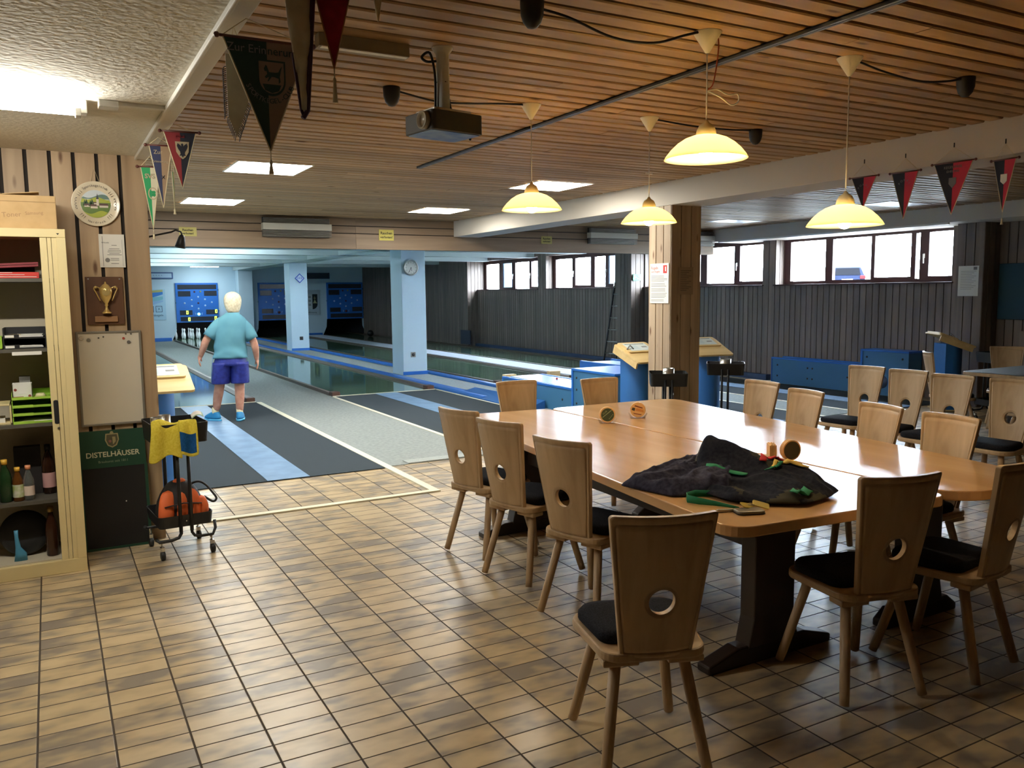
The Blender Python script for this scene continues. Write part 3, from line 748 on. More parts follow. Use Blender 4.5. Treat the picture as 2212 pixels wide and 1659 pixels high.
MB().prism(rrect(-.066, -.042, .051, .031, .02, 4), .0, .004).build('case_edge', M_blackp, k)
for x, y, a in ((.0, .03, .4), (.06, .035, -.3)):
    MB().prism(rrect(-.034, -.016, .034, .016, .008, 3), .0, .004).build('yellow_tag', mat('yellow_tag', lin(206, 182, 60), .5) if not bpy.data.materials.get('yellow_tag') else bpy.data.materials['yellow_tag'], k, (x, y, .018), (.5, .25, a), bevel=.001)
MB().tube([(.02+.014*math.cos(a), .04+.014*math.sin(a), .022) for a in [2*PI*i/12 for i in range(12)]], .0018, 6, closed=True).build('key_ring', M_chrome, k)
MB().box(-.13, .02, 0, -.06, .03, .012).build('metal_clip', M_steel, k, bevel=.003)
# ================================================================== LAMPS, CEILING THINGS, PENNANTS
LAMPS = [(2.487, 2.782, 2.180, 'front left of the four yellow pendant lamps, with a looped cord'), (3.353, 2.774, 1.925, 'front right of the four yellow pendant lamps, hanging lowest'),
         (2.504, 4.281, 2.10, 'back left of the four yellow pendant lamps, near the ceiling panel'), (3.352, 4.268, 2.05, 'back right of the four yellow pendant lamps, in front of the timber pillar')]
M_speck = bpy.data.materials['yellow_lamp_glass']
for i, (x, y, rim, lab) in enumerate(LAMPS):
    t = thing('pendant_lamp', lab, 'lamp', (x, y, CEIL), 0, 'yellow glass pendant lamps over the table')
    MB().lathe([(.002, -.085), (.009, -.083), (.058, -.004), (.06, 0)], 28).build('ceiling_cone', M_white, t)
    top = rim+.102-CEIL
    MB().tube([(0, 0, -.08), (0, 0, top+.03)], .003, 6).build('cord', M_white, t)
    MB().lathe([(.006, .062), (.012, .05), (.03, .038), (.04, .018), (.043, .0), (.043, -.006), (.0, -.006)], 24, (0, 0, top)).build('lamp_cap', mat('ivory_cap', lin(244, 232, 190), .5) if i == 0 else bpy.data.materials['ivory_cap'], t)
    sh = [(.03, .0), (.06, -.006), (.09, -.017), (.12, -.036), (.148, -.062), (.168, -.087), (.176, -.101)]
    MB().lathe([(r, z) for r, z in sh]+[(r-.003, z-.001) for r, z in sh[::-1]], 40, (0, 0, top), cap=False).build('lamp_shade', M_shadey, t)
    MB().ball((0, 0, rim-CEIL+.016), .031, 12).lathe([(.013, .045), (.013, .075)], 10, (0, 0, rim-CEIL)).build('bulb', M_bulb, t)
    if i == 0:
        MB().tube(curve([(.03, -.02, .0), (.035, -.03, -.06), (.02, -.02, -.2), (.006, 0, -.235)]), .003, 6).build('red_cord', mat('red_cord', lin(172, 76, 40), .6), t)
        MB().tube(curve([(.006, 0, -.235), (.04, -.02, -.232), (.09, -.03, -.25), (.135, -.04, -.245), (.14, -.04, -.275), (.11, -.03, -.29), (.06, -.02, -.262), (.006, 0, -.238)]), .0035, 6).build('cord_loop', M_white, t)
    if i == 3: MB().box(-.025, -.006, -.345, .025, .006, -.338).build('cord_clip', M_white, t)
def cable(lab, pts): tag(MB().tube(curve(pts), .0055, 6).build('cable', M_black), lab, 'cable', 'black cables along the ceiling')
cable('black cable sagging from the front left pendant lamp to the speaker at the top edge', [(1.66, 2.79, 2.68), (1.8, 2.78, 2.66), (2.0, 2.78, 2.615), (2.2, 2.78, 2.62), (2.36, 2.78, 2.67), (2.44, 2.78, 2.695)])
cable('black cable from the front right pendant lamp to the ceiling speaker near the beam', [(3.4, 2.77, 2.69), (3.6, 2.765, 2.66), (3.85, 2.76, 2.645), (4.05, 2.755, 2.665), (4.17, 2.75, 2.69)])
cable('black cable from the round speaker past the projector to the back left pendant lamp', [(1.66, 4.25, 2.685), (1.9, 4.26, 2.655), (2.1, 4.27, 2.665), (2.3, 4.28, 2.685), (2.46, 4.28, 2.695)])
cable('thin black cable from the back right pendant lamp to the fourth speaker', [(3.4, 4.27, 2.693), (3.7, 4.268, 2.678), (4.0, 4.266, 2.68), (4.2, 4.266, 2.692)])
SP = [(1.64, 2.79, 'at the top edge of the picture'), (1.64, 4.247, 'left of the projector'), (4.2, 2.75, 'near the beam, ending a sagging cable'), (4.25, 4.266, 'behind the front left pendant lamp, dim')]
for i, (x, y, w) in enumerate(SP):
    o = MB().lathe([(.002, -.1), (.018, -.096), (.034, -.078), (.043, -.05), (.045, -.012), (.045, 0)], 20).build('ceiling_speaker', M_blackp, None, (x, y, CEIL)); tag(o, 'small black dome speaker under the slats '+w, 'speaker', 'black ceiling speakers')
for i, (x, y, w) in enumerate([(1.705, 7.37, 'nearest left, above the hanging dark green pennant tip'), (1.715, 10.2, 'far left, near the lintel'), (4.55, 7.4, 'behind the back left pendant lamp'), (4.55, 10.2, 'far right one, before the white beam')]):
    t = thing('ceiling_panel_light', 'square lit ceiling panel, '+w, 'ceiling light', (x, y, CEIL), 0, 'lit square ceiling panels')
    MB().box(-.30, -.32, -.004, .30, .32, .0).build('diffuser', M_panel, t)
    MB().box(-.312, -.332, -.006, -.298, .332, 0).box(.298, -.332, -.006, .312, .332, 0).box(-.298, -.332, -.006, .298, -.318, 0).box(-.298, .318, -.006, .298, .332, 0).build('frame', M_white, t)
for x, y, w in [(9.55, 9.98, 'farther one'), (9.6, 7.18, 'nearer one behind the red pennants')]:
    t = thing('ceiling_panel_light', 'unlit square ceiling panel in the right-hand room, '+w, 'ceiling light', (x, y, CEIL), 0, 'unlit ceiling panels')
    MB().box(-.38, -.24, -.004, .38, .24, .0).build('diffuser', M_panelr, t)
    MB().box(-.392, -.252, -.006, .392, -.238, 0).box(-.392, .238, -.006, .392, .252, 0).build('frame', M_white, t)
# tube batten on the low ceiling
t = thing('tube_light', 'lit fluorescent tube batten under the low white ceiling', 'ceiling light', (-.36, 4.37, 2.52))
MB().box(-.66, .0, -.062, .57, .06, 0).build('housing', M_white, t, bevel=.004)
MB().tube([(-.66, -.045, -.07), (.52, -.045, -.07)], .013, 12).build('tube', M_tube, t)
for x in (-.66, .53): MB().box(x-.012, -.06, -.086, x+.012, .0, -.05).build('lamp_holder', M_white, t, bevel=.003)
tag(MB().box(.255, 4.33, 2.488, .34, 4.41, 2.52).build('junction_box', M_white, bevel=.004), 'small white junction box on the low ceiling right of the tube light', 'junction box')
tag(MB().box(.34, 4.35, 2.503, .548, 4.385, 2.52).build('cable_duct', M_white), 'short white cable duct from the junction box to the ceiling edge', 'duct')
# long batten without a lamp, beside the projector
t = thing('batten_light', 'long grey unlit batten on the slats left of the projector', 'ceiling light', (1.24, 3.53, CEIL))
MB().box(-.2, -.03, -.055, .2, .035, 0).build('housing', mat('grey_housing', lin(150, 138, 118), .6), t, bevel=.003)
MB().box(-.19, -.036, -.058, .19, -.004, -.054).build('cover', M_white, t)
# projector on its ceiling tube
t = thing('projector', 'black projector hanging upside down from a pale ceiling tube', 'projector', (1.588, 3.485, CEIL))
MB().lathe([(.048, 0), (.046, -.006), (.036, -.02), (.029, -.03), (.029, -.275), (.0, -.275)], 28).build('ceiling_tube', M_paint, t)
MB().tube([(-.031, 0, -.15), (0, -.031, -.15), (.031, 0, -.15), (0, .031, -.15)], .002, 5, closed=True).build('cable_tie', M_black, t)
B = Matrix.Translation((.0, .0, -.335)) @ Matrix.Rotation(rad(10), 4, 'Z')
b = MB(); b.M = B; b.prism(rrect(-.135, -.115, .135, .115, .02, 4), -.042, .042); b.build('body', mat('projector_grey', lin(52, 48, 42), .55), t, bevel=.004)
b = MB(); b.M = B; b.prism(rrect(-.1, -.085, .1, .085, .02, 4), .042, .058); b.build('mount_plate', M_steel, t)
b = MB(); b.M = B @ Matrix.Translation((-.135, -.06, .0)) @ Matrix.Rotation(-PI/2, 4, 'Y'); b.lathe([(.038, -.01), (.038, .022), (.033, .024), (.03, .01), (.0, .008)], 28); b.build('lens', mat('lens_ring', lin(150, 140, 120), .25), t)
b = MB(); b.M = B; b.prism(rrect(-.125, -.1, .128, .104, .015, 4), -.0445, -.0425); b.build('underside_label', noisy('blue_wave_label', lin(66, 112, 196), lin(134, 160, 196), 9, .4), t)
b = MB(); b.M = B; b.tube(curve([(.03, .0, .12), (.06, .02, .075), (.13, .03, .055), (.165, .03, -.02), (.13, -.02, -.047)]), .006, 6); b.build('cable', M_black, t)
b = MB(); b.M = B; b.box(.148, .02, -.03, .17, .05, .015); b.build('plug', M_blackp, t)
MB().tube(curve([(-.03, .0, -.06), (-.07, .01, -.065), (-.09, .02, -.045), (-.06, .0, -.03), (-.04, -.005, -.12), (-.038, 0, -.26)]), .006, 6).build('cable_loop', M_black, t)
t = tag(MB().box(2.815, -1.9, CEIL-.018, 2.83, 6.75, CEIL).box(2.835, -1.9, CEIL-.018, 2.85, 6.75, CEIL).box(2.815, -1.9, CEIL-.006, 2.85, 6.75, CEIL).build('curtain_track', mat('grey_track', lin(92, 96, 100), .4, .6)), 'long grey double curtain track running along the slatted ceiling', 'track')

# ---- pennants
M_pgreen = mat('pennant_green', lin(36, 62, 56), .8); M_pgrey = mat('pennant_grey', lin(132, 112, 96), .8); M_satin = noisy('white_satin', lin(206, 198, 176), lin(226, 220, 200), 12, .35, spec=.5)
M_velvet = noisy('red_velvet', lin(128, 16, 36), lin(158, 30, 52), 20, .6, spec=.3); M_pblack = mat('pennant_black', lin(34, 36, 48), .8); M_pred = mat('pennant_red', lin(140, 46, 50), .8)
M_predr = mat('pennant_bright_red', lin(196, 50, 74), .8); M_pblue = mat('pennant_navy', lin(48, 54, 84), .8); M_pgr = mat('pennant_lightgreen', lin(46, 150, 92), .8); M_cord = mat('cream_cord', lin(214, 200, 164), .8)
M_purple = mat('purple_fringe', lin(72, 48, 66), .9); M_emb = mat('embroidery', lin(176, 160, 130), .7); M_dimemb = mat('dim_embroidery', lin(120, 116, 118), .7)
def tri_halves(mb, w, h, mL, mR, bulge=0.):
    """triangle hanging from z=0 to -h, split down the middle, thin cloth seen from both sides"""
    n = 10
    for sgn, m in ((-1, mL), (1, mR)):
        v = []
        for i in range(n+1):
            z = -h*i/n; x = sgn*w/2*(1-i/n)
            y = bulge*math.sin(i*.9)
            v += [(0, y-.0015, z), (x, y-.0015, z), (x, y+.0015, z), (0, y+.0015, z)]
        f = []
        for i in range(n):
            for a, b in ((0, 1), (1, 2), (2, 3)): f.append((i*4+a, i*4+b, (i+1)*4+b, (i+1)*4+a))
        mb.add(v, f, m)
def pennant(label, loc, rz, w, h, mL, mR, rod=True, hook=(0, .07), tassel=.06, trim=M_cord, group=None, tl=0.):
    t = thing('pennant', label, 'pennant', loc, rz, group)
    b = MB(); tri_halves(b, w, h, 0, 1); b.build('cloth', [mL, mR], t)
    MB().tube([(-w/2, 0, 0), (0, 0, -h)], .0028, 6).tube([(w/2, 0, 0), (0, 0, -h)], .0028, 6).build('edging', trim, t)
    if rod:
        r = MB().tube([(-w/2-.012, 0, .002), (w/2+.012, 0, .002)], .005, 8)
        for s in (-1, 1): r.ball((s*(w/2+.018), 0, .002), .0095, 10)
        r.build('rod', mat('rod_wood', lin(96, 52, 44), .4) if not bpy.data.materials.get('rod_wood') else bpy.data.materials['rod_wood'], t)
    hx, hz = hook
    MB().tube([(-w/2, 0, .004), (hx, 0, hz), (w/2, 0, .004)], .0018, 5).build('hanging_cord', M_cord, t)
    if tassel:
        MB().tube([(0, 0, -h), (0, 0, -h-tl-.01)], .002, 5).lathe([(.003, 0), (.006, -.008), (.0045, -.016), (.009, -tassel), (.0, -tassel)], 10, (0, 0, -h-tl-.008)).build('tassel', M_cord, t)
    return t
GP = 'club pennants hanging from the edge of the low ceiling'
def arc_text(mb, txt, size, R_, a0, a1, M, m, up=True, depth=.0004, bold=0.):
    k = len(txt)
    for i, ch in enumerate(txt):
        if ch == ' ': continue
        a = a0+(a1-a0)*(i/(k-1) if k > 1 else 0)
        x, y = R_*math.cos(a), R_*math.sin(a)
        mb.text(ch, size, M @ Matrix.Translation((x, y, 0)) @ Matrix.Rotation(a-PI/2 if up else a+PI/2, 4, 'Z'), m, depth, bold=bold)
# the large dark green one
t = pennant('large dark green and grey pennant with a horse shield, under the low ceiling edge', (.665, 2.82, 2.437), rad(0), .27, .345, M_pgreen, M_pgrey, hook=(-.06, .062), tassel=.045, group=GP, tl=.02)
b = MB(); b.text('Zur Erin', .036, on_y(-.001, -.003, -.03), 0, .0004, 'RIGHT'); b.text('nerung', .036, on_y(.001, -.003, -.03), 1, .0004, 'LEFT')
b.build('upper_lettering', [M_dimemb, M_pgreen], t); b = MB()
F0 = Matrix.Translation((.006, -.003, -.112)) @ FRONT
arc_text(b, 'SPORTKE', .022, .075, rad(205), rad(264), F0, 0, up=False); arc_text(b, 'GEL-CLUB', .022, .075, rad(273), rad(338), F0, 1, up=False)
b.build('curved_lettering', [M_dimemb, M_pgreen], t)
b = MB(); sh = [(-.045, .05), (.045, .05), (.045, -.012)]+[(.045*math.cos(a), -.012-.05*math.sin(a)) for a in [PI*k/12 for k in range(1, 12)]]+[(-.045, -.012)]
b.M = Matrix.Translation((.012, 0, -.108))
b.prism(sh[::-1], -.0035, -.002, 'y', 0); b.prism([(x*.88, z*.88) for x, z in sh][::-1], -.0042, -.0034, 'y', 1)
b.prism([(-.03, -.026), (.03, -.026), (.022, -.045), (0, -.053), (-.022, -.045)][::-1], -.005, -.004, 'y', 0)
horse = [(-.024, .022), (-.018, .034), (-.014, .03), (-.008, .012), (.012, .012), (.022, .014), (.028, .026), (.034, .034), (.03, .018), (.026, .0), (.028, -.016), (.022, -.022), (.022, -.006), (.008, -.002), (.0, -.002), (-.01, -.016), (-.014, -.018), (-.008, -.002), (-.018, -.008), (-.022, -.004), (-.014, .006), (-.016, .014), (-.022, .014)]
b.prism(horse, -.005, -.004, 'y', 0); b.build('horse_shield', [M_pgreen, M_pgrey], t)
# neighbours
t = thing('pennant', 'white fringed pennant hidden behind the large dark green one', 'pennant', (.585, 2.92, 2.41), 0, GP)
b = MB(); b.add([(-.03, 0, 0), (.035, 0, 0), (.037, 0, -.15), (-.004, 0, -.262), (-.03, 0, -.2), (-.03, .002, 0), (.035, .002, 0), (.037, .002, -.15), (-.004, .002, -.262), (-.03, .002, -.2)], [(0, 1, 2, 3, 4), (9, 8, 7, 6, 5)]+[(i, (i+1) % 5, 5+(i+1) % 5, 5+i) for i in range(5)]); b.build('cloth', M_satin, t)
b = MB(); random.seed(5)
for k in range(26):
    z = -.04-.16*k/26; b.tube([(-.03, 0, z), (-.038, random.uniform(-.004, .004), z-.004), (-.042, 0, z-.014)], .0016, 4)
for k in range(18):
    u = k/18; x = .037-.041*u; z = -.15-.112*u; b.tube([(x, 0, z), (x+.006, random.uniform(-.004, .004), z-.01), (x+.004, 0, z-.022)], .0016, 4)
for k in range(8): b.tube([(-.03+.026*k/8, 0, -.2-.062*k/8), (-.034+.026*k/8, 0, -.222-.062*k/8)], .0016, 4)
b.build('fringe', M_dimemb, t)
MB().tube([(-.02, 0, 0), (.0, 0, .09), (.03, 0, 0)], .0018, 5).build('hanging_cord', M_cord, t)
t = thing('pennant', 'long crumpled white satin pennant with purple edging at the top edge', 'pennant', (.72, 2.62, 2.69), 0, GP)
b = MB(); v = []; n = 14
for i in range(n+1):
    u = i/n; z = -.5*u; wl, wr = -.06*(1-u)-.004, .042*(1-u)+.012
    for k, x in enumerate((wl, wl*.5, 0, wr*.5, wr)): v.append((x+.0*u, .006*math.sin(i*1.1+k*2.1), z))
b.add(v, [(i*5+k, i*5+k+1, (i+1)*5+k+1, (i+1)*5+k) for i in range(n) for k in range(4)], 0, True); o = b.build('cloth', M_satin, t); so = o.modifiers.new('thick', 'SOLIDIFY'); so.thickness = .002
MB().tube([(.042*(1-i/12)+.016, 0, -.5*i/12) for i in range(13)]+[(.0, 0, -.525)], .008, 6).tube([(-.06*(1-i/12)-.004, 0, -.5*i/12) for i in range(8, 13)]+[(.004, 0, -.52)], .005, 6).build('edging', M_purple, t)
pennant('dark red velvet pennant with a gold tassel at the top edge', (.818, 2.6, 2.69), rad(4), .19, .37, M_velvet, M_velvet, rod=False, hook=(0, .008), tassel=.075, group=GP, tl=.02, trim=mat('gold_trim', lin(150, 96, 50), .6))
pennant('tip of a small white pennant hanging at the top edge', (.965, 2.6, 2.69), rad(20), .085, .21, M_satin, M_satin, rod=False, hook=(0, .008), tassel=0, group=GP)
t = pennant('red and black pennant with an eagle shield near the board wall', (.648, 4.7, 2.466), rad(-4), .155, .285, M_pred, M_pblack, hook=(-.03, .04), tassel=0, group=GP)
b = MB(); b.M = Matrix.Translation((.008, 0, -.09))
sh = [(-.034, .042), (.034, .042), (.03, -.01), (.014, -.036), (0, -.046), (-.014, -.036), (-.03, -.01)]
b.prism(sh[::-1], -.004, -.002, 'y', 0)
eag = [(0, .034), (.006, .028), (.004, .018), (.012, .026), (.022, .034), (.026, .02), (.02, .004), (.012, -.008), (.01, -.02), (.016, -.03), (.006, -.028), (0, -.038)]
b.prism((eag+[(-x, z) for x, z in eag[::-1]])[::-1], -.005, -.0038, 'y', 1); b.build('eagle_shield', [M_emb, M_pblack], t)
b = MB(); b.text('Pokal', .02, on_y(0, -.003, -.022), 0); b.build('lettering', M_pred, t)
t = pennant('navy and beige pennant with script lettering, between the eagle pennant and the green one', (.592, 5.05, 2.447), rad(-6), .115, .335, M_pblue, mat('pennant_beige', lin(150, 124, 96), .8), hook=(-.01, .045), tassel=.0, group=GP)
b = MB(); b.text('Zur', .03, on_y(-.014, -.003, -.035), 0); b.build('upper_lettering', M_emb, t); b = MB(); b.text('Erinnerung', .018, on_y(-.005, -.003, -.085), 0); b.build('lower_lettering', M_emb, t); b = MB(); b.text('X', .03, on_y(.006, -.003, -.17), 0); b.build('kegel_mark', M_pblack, t)
t = pennant('light green and white pennant with SVS letters and a clover ring, beside the board wall', (.565, 5.35, 2.37), rad(-8), .1, .355, M_pgr, mat('pennant_white', lin(206, 198, 170), .8), hook=(.0, .06), tassel=.03, group=GP, tl=.02)
b = MB(); b.text('SVS', .036, on_y(-.004, -.004, -.052), 0, bold=.001); b.build('lettering', M_emb, t); b = MB()
b.M = Matrix.Translation((.008, -.003, -.15)) @ FRONT
for k in range(24):
    a, a2 = 2*PI*k/24, 2*PI*(k+1)/24
    b.add([(.026*math.cos(a), .036*math.sin(a), 0), (.026*math.cos(a2), .036*math.sin(a2), 0), (.02*math.cos(a2), .029*math.sin(a2), 0), (.02*math.cos(a), .029*math.sin(a), 0)], [(0, 1, 2, 3)], 0)
for k in range(4):
    a = PI/4+PI/2*k; b.lathe([(.0085, -.0003), (.0085, .0006)], 12, (.0085*math.cos(a), .011*math.sin(a), 0), 1, smooth=False)
b.add([(0, 0, .0005), (.006, -.02, .0005), (.008, -.019, .0005), (.003, .001, .0005)], [(0, 1, 2, 3)], 1)
b.build('clover_ring', [M_emb, M_pgr], t)
pennant('narrow green and yellow pennant seen edge-on behind the navy one', (.668, 5.2, 2.33), rad(70), .05, .2, M_pgr, mat('pennant_yellow', lin(206, 196, 120), .8), rod=False, hook=(0, .16), tassel=.03, group=GP)
# on the beam
GR = 'black and red pennants on the white beam'
for i, (y, w, h, zt, yaw, lab) in enumerate([(4.31, .2, .23, 2.455, -84, 'black and red pennant on the beam, leftmost, its tip behind a lamp shade'), (3.965, .2, .33, 2.447, -86, 'black and red pennant on the beam, second from the left'),
        (3.6, .27, .345, 2.465, -88, 'black and red pennant on the beam, third from the left and widest, with lettering'), (3.25, .15, .33, 2.435, -94, 'black and red pennant with a small white shield and tassel, rightmost on the beam')]):
    t = pennant(lab, (5.405, y, zt), rad(yaw), w, h, M_pblack, M_predr, hook=(0, .1), tassel=.04 if i == 3 else 0, group=GR, tl=.03)
    MB().lathe([(.004, .0), (.004, .03)], 8, (0, 0, .1)).build('hook', M_blackp, t)
    if i < 2:
        b = MB(); arc_text(b, 'POKAL', .022, .045, rad(150), rad(30), Matrix.Translation((0, -.003, -.1)) @ FRONT, 0); b.build('lettering', M_dimemb, t)
    if i == 2:
        b = MB(); b.text('KEGELKREIS', .024, on_y(0, -.003, -.03), 0); b.text('EHRUNG', .022, on_y(0, -.003, -.058), 0); b.build('lettering', M_dimemb, t); b = MB()
        b.prism([(-.026, -.1), (-.026, -.14), (0, -.17), (.026, -.14), (.026, -.1)], -.004, -.002, 'y', 0); b.build('shield', M_dimemb, t)
    if i == 3:
        b = MB(); b.prism([(-.022, -.09), (-.022, -.135), (0, -.155), (.022, -.135), (.022, -.09)], -.004, -.002, 'y', 0); b.build('shield', M_paper, t)
# ================================================================== LEFT WALL: PLATE, PAPERS, CABINET
WY = 5.964
t = thing('wall_plate', 'round painted plate with a village church, hanging on the pine boards', 'plate', (.30, WY, 2.208))
b = MB(); b.M = Matrix.Rotation(PI/2, 4, 'X'); b.lathe([(.0, .004), (.088, .004), (.094, .009), (.134, .02), (.139, .02), (.139, .016), (.095, .0), (0, 0)], 48); b.build('rim', mat('cream_china', lin(226, 214, 188), .18), t)
b = MB(); b.M = Matrix.Rotation(PI/2, 4, 'X')
def blob(pts, m, z=.0062): b.add([(x, y, z) for x, y in pts], [tuple(range(len(pts)))], m)
circ = [(.086*math.cos(2*PI*k/40), .086*math.sin(2*PI*k/40)) for k in range(40)]
b.add([(x, y, .005) for x, y in circ], [tuple(range(40))], 0)
def band(y0f, y1f, m, z):
    p = [];
    for k in range(21):
        x = -.085+.17*k/20; lim = math.sqrt(max(0, .0855**2-x*x)); p.append((x, max(-lim, min(lim, y1f(x)))))
    for k in range(20, -1, -1):
        x = -.085+.17*k/20; lim = math.sqrt(max(0, .0855**2-x*x)); p.append((x, max(-lim, min(lim, y0f(x)))))
    for i in range(20):
        b.add([(p[i][0], p[i][1], z), (p[i+1][0], p[i+1][1], z), (p[40-i][0], p[40-i][1], z), (p[41-i][0], p[41-i][1], z)], [(0, 1, 2, 3)], m)
band(lambda x: .03, lambda x: .048+.012*math.sin(x*40), 1, .0054); band(lambda x: .0, lambda x: .034+.008*math.sin(x*55+1), 2, .0057); band(lambda x: -.1, lambda x: .008, 3, .006); band(lambda x: -.1, lambda x: -.052+.01*math.sin(x*50), 2, .0066)
for x, y, w, h in ((-.05, -.02, .03, .02), (-.01, -.028, .04, .026), (.045, -.022, .05, .026), (.0, -.002, .03, .014)): blob([(x-w/2, y), (x+w/2, y), (x+w/2, y+h*.55), (x-w/2, y+h*.55)], 4, .0064); blob([(x-w*.6, y+h*.5), (x+w*.6, y+h*.5), (x+w*.42, y+h), (x-w*.42, y+h)], 5, .0066)
blob([(.004, -.01), (.018, -.01), (.018, .03), (.004, .03)], 4, .0067); blob([(.003, .03), (.019, .03), (.011, .066)], 6, .0068)
for x, y in ((-.062, .0), (-.052, .004), (-.03, -.002), (-.02, .006)): blob([(x-.012, y-.012), (x+.012, y-.012), (x, y+.026)], 7, .0065)
b.build('village_picture', [mat('plate_sky', lin(206, 216, 222), .15), mat('plate_hill', lin(112, 138, 130), .15), mat('plate_field', lin(176, 184, 84), .15), mat('plate_green', lin(110, 134, 78), .15), mat('plate_wall', lin(216, 206, 190), .15), mat('plate_roof', lin(104, 84, 80), .15), mat('plate_spire', lin(80, 84, 92), .15), mat('plate_tree', lin(62, 88, 66), .15)], t)
b = MB(); FP = Matrix.Translation((0, -.0165, 0)) @ FRONT
arc_text(b, 'Sportkegelclub', .021, .113, rad(126), rad(54), FP, 0, True, .001); b.build('upper_lettering', mat('sepia', lin(96, 78, 62), .3), t); b = MB(); arc_text(b, 'Nordrach', .019, .117, rad(248), rad(292), FP, 0, False, .001); b.build('lower_lettering', bpy.data.materials['sepia'], t); b = MB()
for a in (35, 145, 225, 315):
    for da in (-.12, 0, .12): b.M = FP @ Matrix.Rotation(rad(a)+da-PI/2, 4, 'Z'); b.add([(-.002, .1, .001), (.002, .1, .001), (.001, .125, .001)], [(0, 1, 2)], 0)
for a in (0, 180):
    for k in range(9):
        aa = rad(a)+(k-4)*.075; b.M = FP @ Matrix.Rotation(aa-PI/2, 4, 'Z'); b.add([(-.004, .11+.006*(k % 2), .001), (.004, .108+.006*(k % 2), .001), (.0, .122, .001)], [(0, 1, 2)], 0)
b.build('rim_ornament', bpy.data.materials['sepia'], t); o = t.children[-1]; o['kind'] = 'stuff'
MB().tube([(-.02, .0, .13), (.0, .002, .225), (.03, .0, .13)], .0015, 5).build('hanging_wire', M_cord, t)
t = thing('certificate', 'white printed certificate sheet pinned on the pine boards below the plate', 'paper', (.378, WY, 1.918))
MB().box(-.075, -.003, -.106, .073, 0, .103).build('sheet', M_paper, t)
b = MB(); b.text('Urkunde', .012, on_y(-.038, -.0035, .05), 0, .0003)
for z, w in ((.034, .03), (.012, .06), (.002, .075), (-.008, .08), (-.018, .06), (-.026, .085), (-.05, .05), (-.06, .05), (-.082, .045)): b.box(-w/2+.012, -.0036, z-.0018, w/2+.012, -.003, z+.0018, 1)
b.M = Matrix.Translation((-.03, -.0032, -.06)) @ FRONT; b.lathe([(.014, 0), (.014, .0005)], 20, m=1, smooth=False); b.M = Matrix()
b.box(-.056, -.0036, -.1, -.053, -.003, .09, 1); b.box(.058, -.0036, -.1, .0595, -.003, .07, 1); b.build('print', [M_inkblk, M_grey], t)
t = thing('trophy_plaque', 'dark brown wall plaque with a small gold cup on a bracket', 'trophy', (.318, WY, 1.6))
MB().box(-.108, -.016, -.152, .108, 0, .152).build('plaque', M_brownplaque, t, bevel=.004)
MB().box(-.066, -.032, -.135, .066, -.016, -.098).build('bracket', wood('plaque_light', lin(150, 112, 78), lin(166, 126, 90), 0, 12, .4, .05), t, bevel=.002)
MB().lathe([(.026, -.098), (.026, -.09), (.018, -.085), (.009, -.07), (.006, -.055), (.012, -.045), (.008, -.038), (.016, -.025), (.03, .0), (.038, .04), (.037, .06), (.03, .068), (.018, .082), (.006, .09), (.004, .1), (0, .104)], 28, (.004, -.05, .018)).build('cup', M_gold, t)
for s in (-1, 1):
    MB().tube(curve([(.004+s*.034, -.05, .08), (.004+s*.056, -.05, .09), (.004+s*.066, -.05, .076), (.004+s*.055, -.05, .05), (.004+s*.034, -.05, .0)]), .0035, 7).ball((.004+s*.056, -.05, .086), .009, 8).build('handle', M_gold, t)
b = MB(); b.M = Matrix.Translation((.004, -.085, .052)) @ FRONT; b.lathe([(.022, .0), (.022, .002)], 20); b.build('medallion', M_gold, t)
for x in (-.09, .09): MB().box(x-.004, -.018, .134, x+.004, -.016, .142).build('screw', M_steel, t)
t = thing('whiteboard', 'white magnetic board in a grey frame on the pine wall, with small magnets', 'whiteboard', (.326, WY, 1.102))
MB().box(-.18, -.012, -.295, .18, 0, .295).build('surface', mat('board_enamel', lin(214, 206, 190), .3), t)
fr = M_steelg = mat('grey_frame', lin(138, 132, 122), .4, .3)
MB().box(-.19, -.018, -.304, -.176, 0, .304).box(.176, -.018, -.304, .19, 0, .304).box(-.176, -.018, .29, .176, 0, .304).box(-.176, -.018, -.304, .176, 0, -.29).build('frame', fr, t, bevel=.003)
for x, z, r, c in ((-.16, .262, .013, (190, 180, 164)), (-.118, .25, .012, (128, 122, 110)), (-.06, .262, .005, (70, 66, 60)), (-.032, .268, .005, (70, 66, 60)), (.085, .255, .008, (176, 70, 56)), (.115, .23, .011, (110, 106, 100)), (.1, .283, .005, (90, 86, 80)), (.13, .283, .005, (90, 86, 80))):
    b = MB(); b.M = Matrix.Rotation(PI/2, 4, 'X'); b.lathe([(r, .012), (r, .017), (r*.8, .018)], 14); tag(b.build('magnet', mat('magnet_%d_%d' % c[:2], lin(*c), .5) if not bpy.data.materials.get('magnet_%d_%d' % c[:2]) else bpy.data.materials['magnet_%d_%d' % c[:2]], None, (.326+x, WY, 1.102+z)), {(-.16): 'large pale round magnet at the top left of the whiteboard', (-.118): 'dark beige round magnet near the top left of the whiteboard', (-.06): 'left one of two tiny dark magnets on the whiteboard', (-.032): 'right one of two tiny dark magnets on the whiteboard', .085: 'small red magnet at the top right of the whiteboard', .115: 'grey round magnet below the red one on the whiteboard', .1: 'tiny grey magnet at the upper edge of the whiteboard, above the red one', .13: 'tiny grey magnet at the upper right corner of the whiteboard'}[x], 'magnet', 'magnets on the whiteboard')
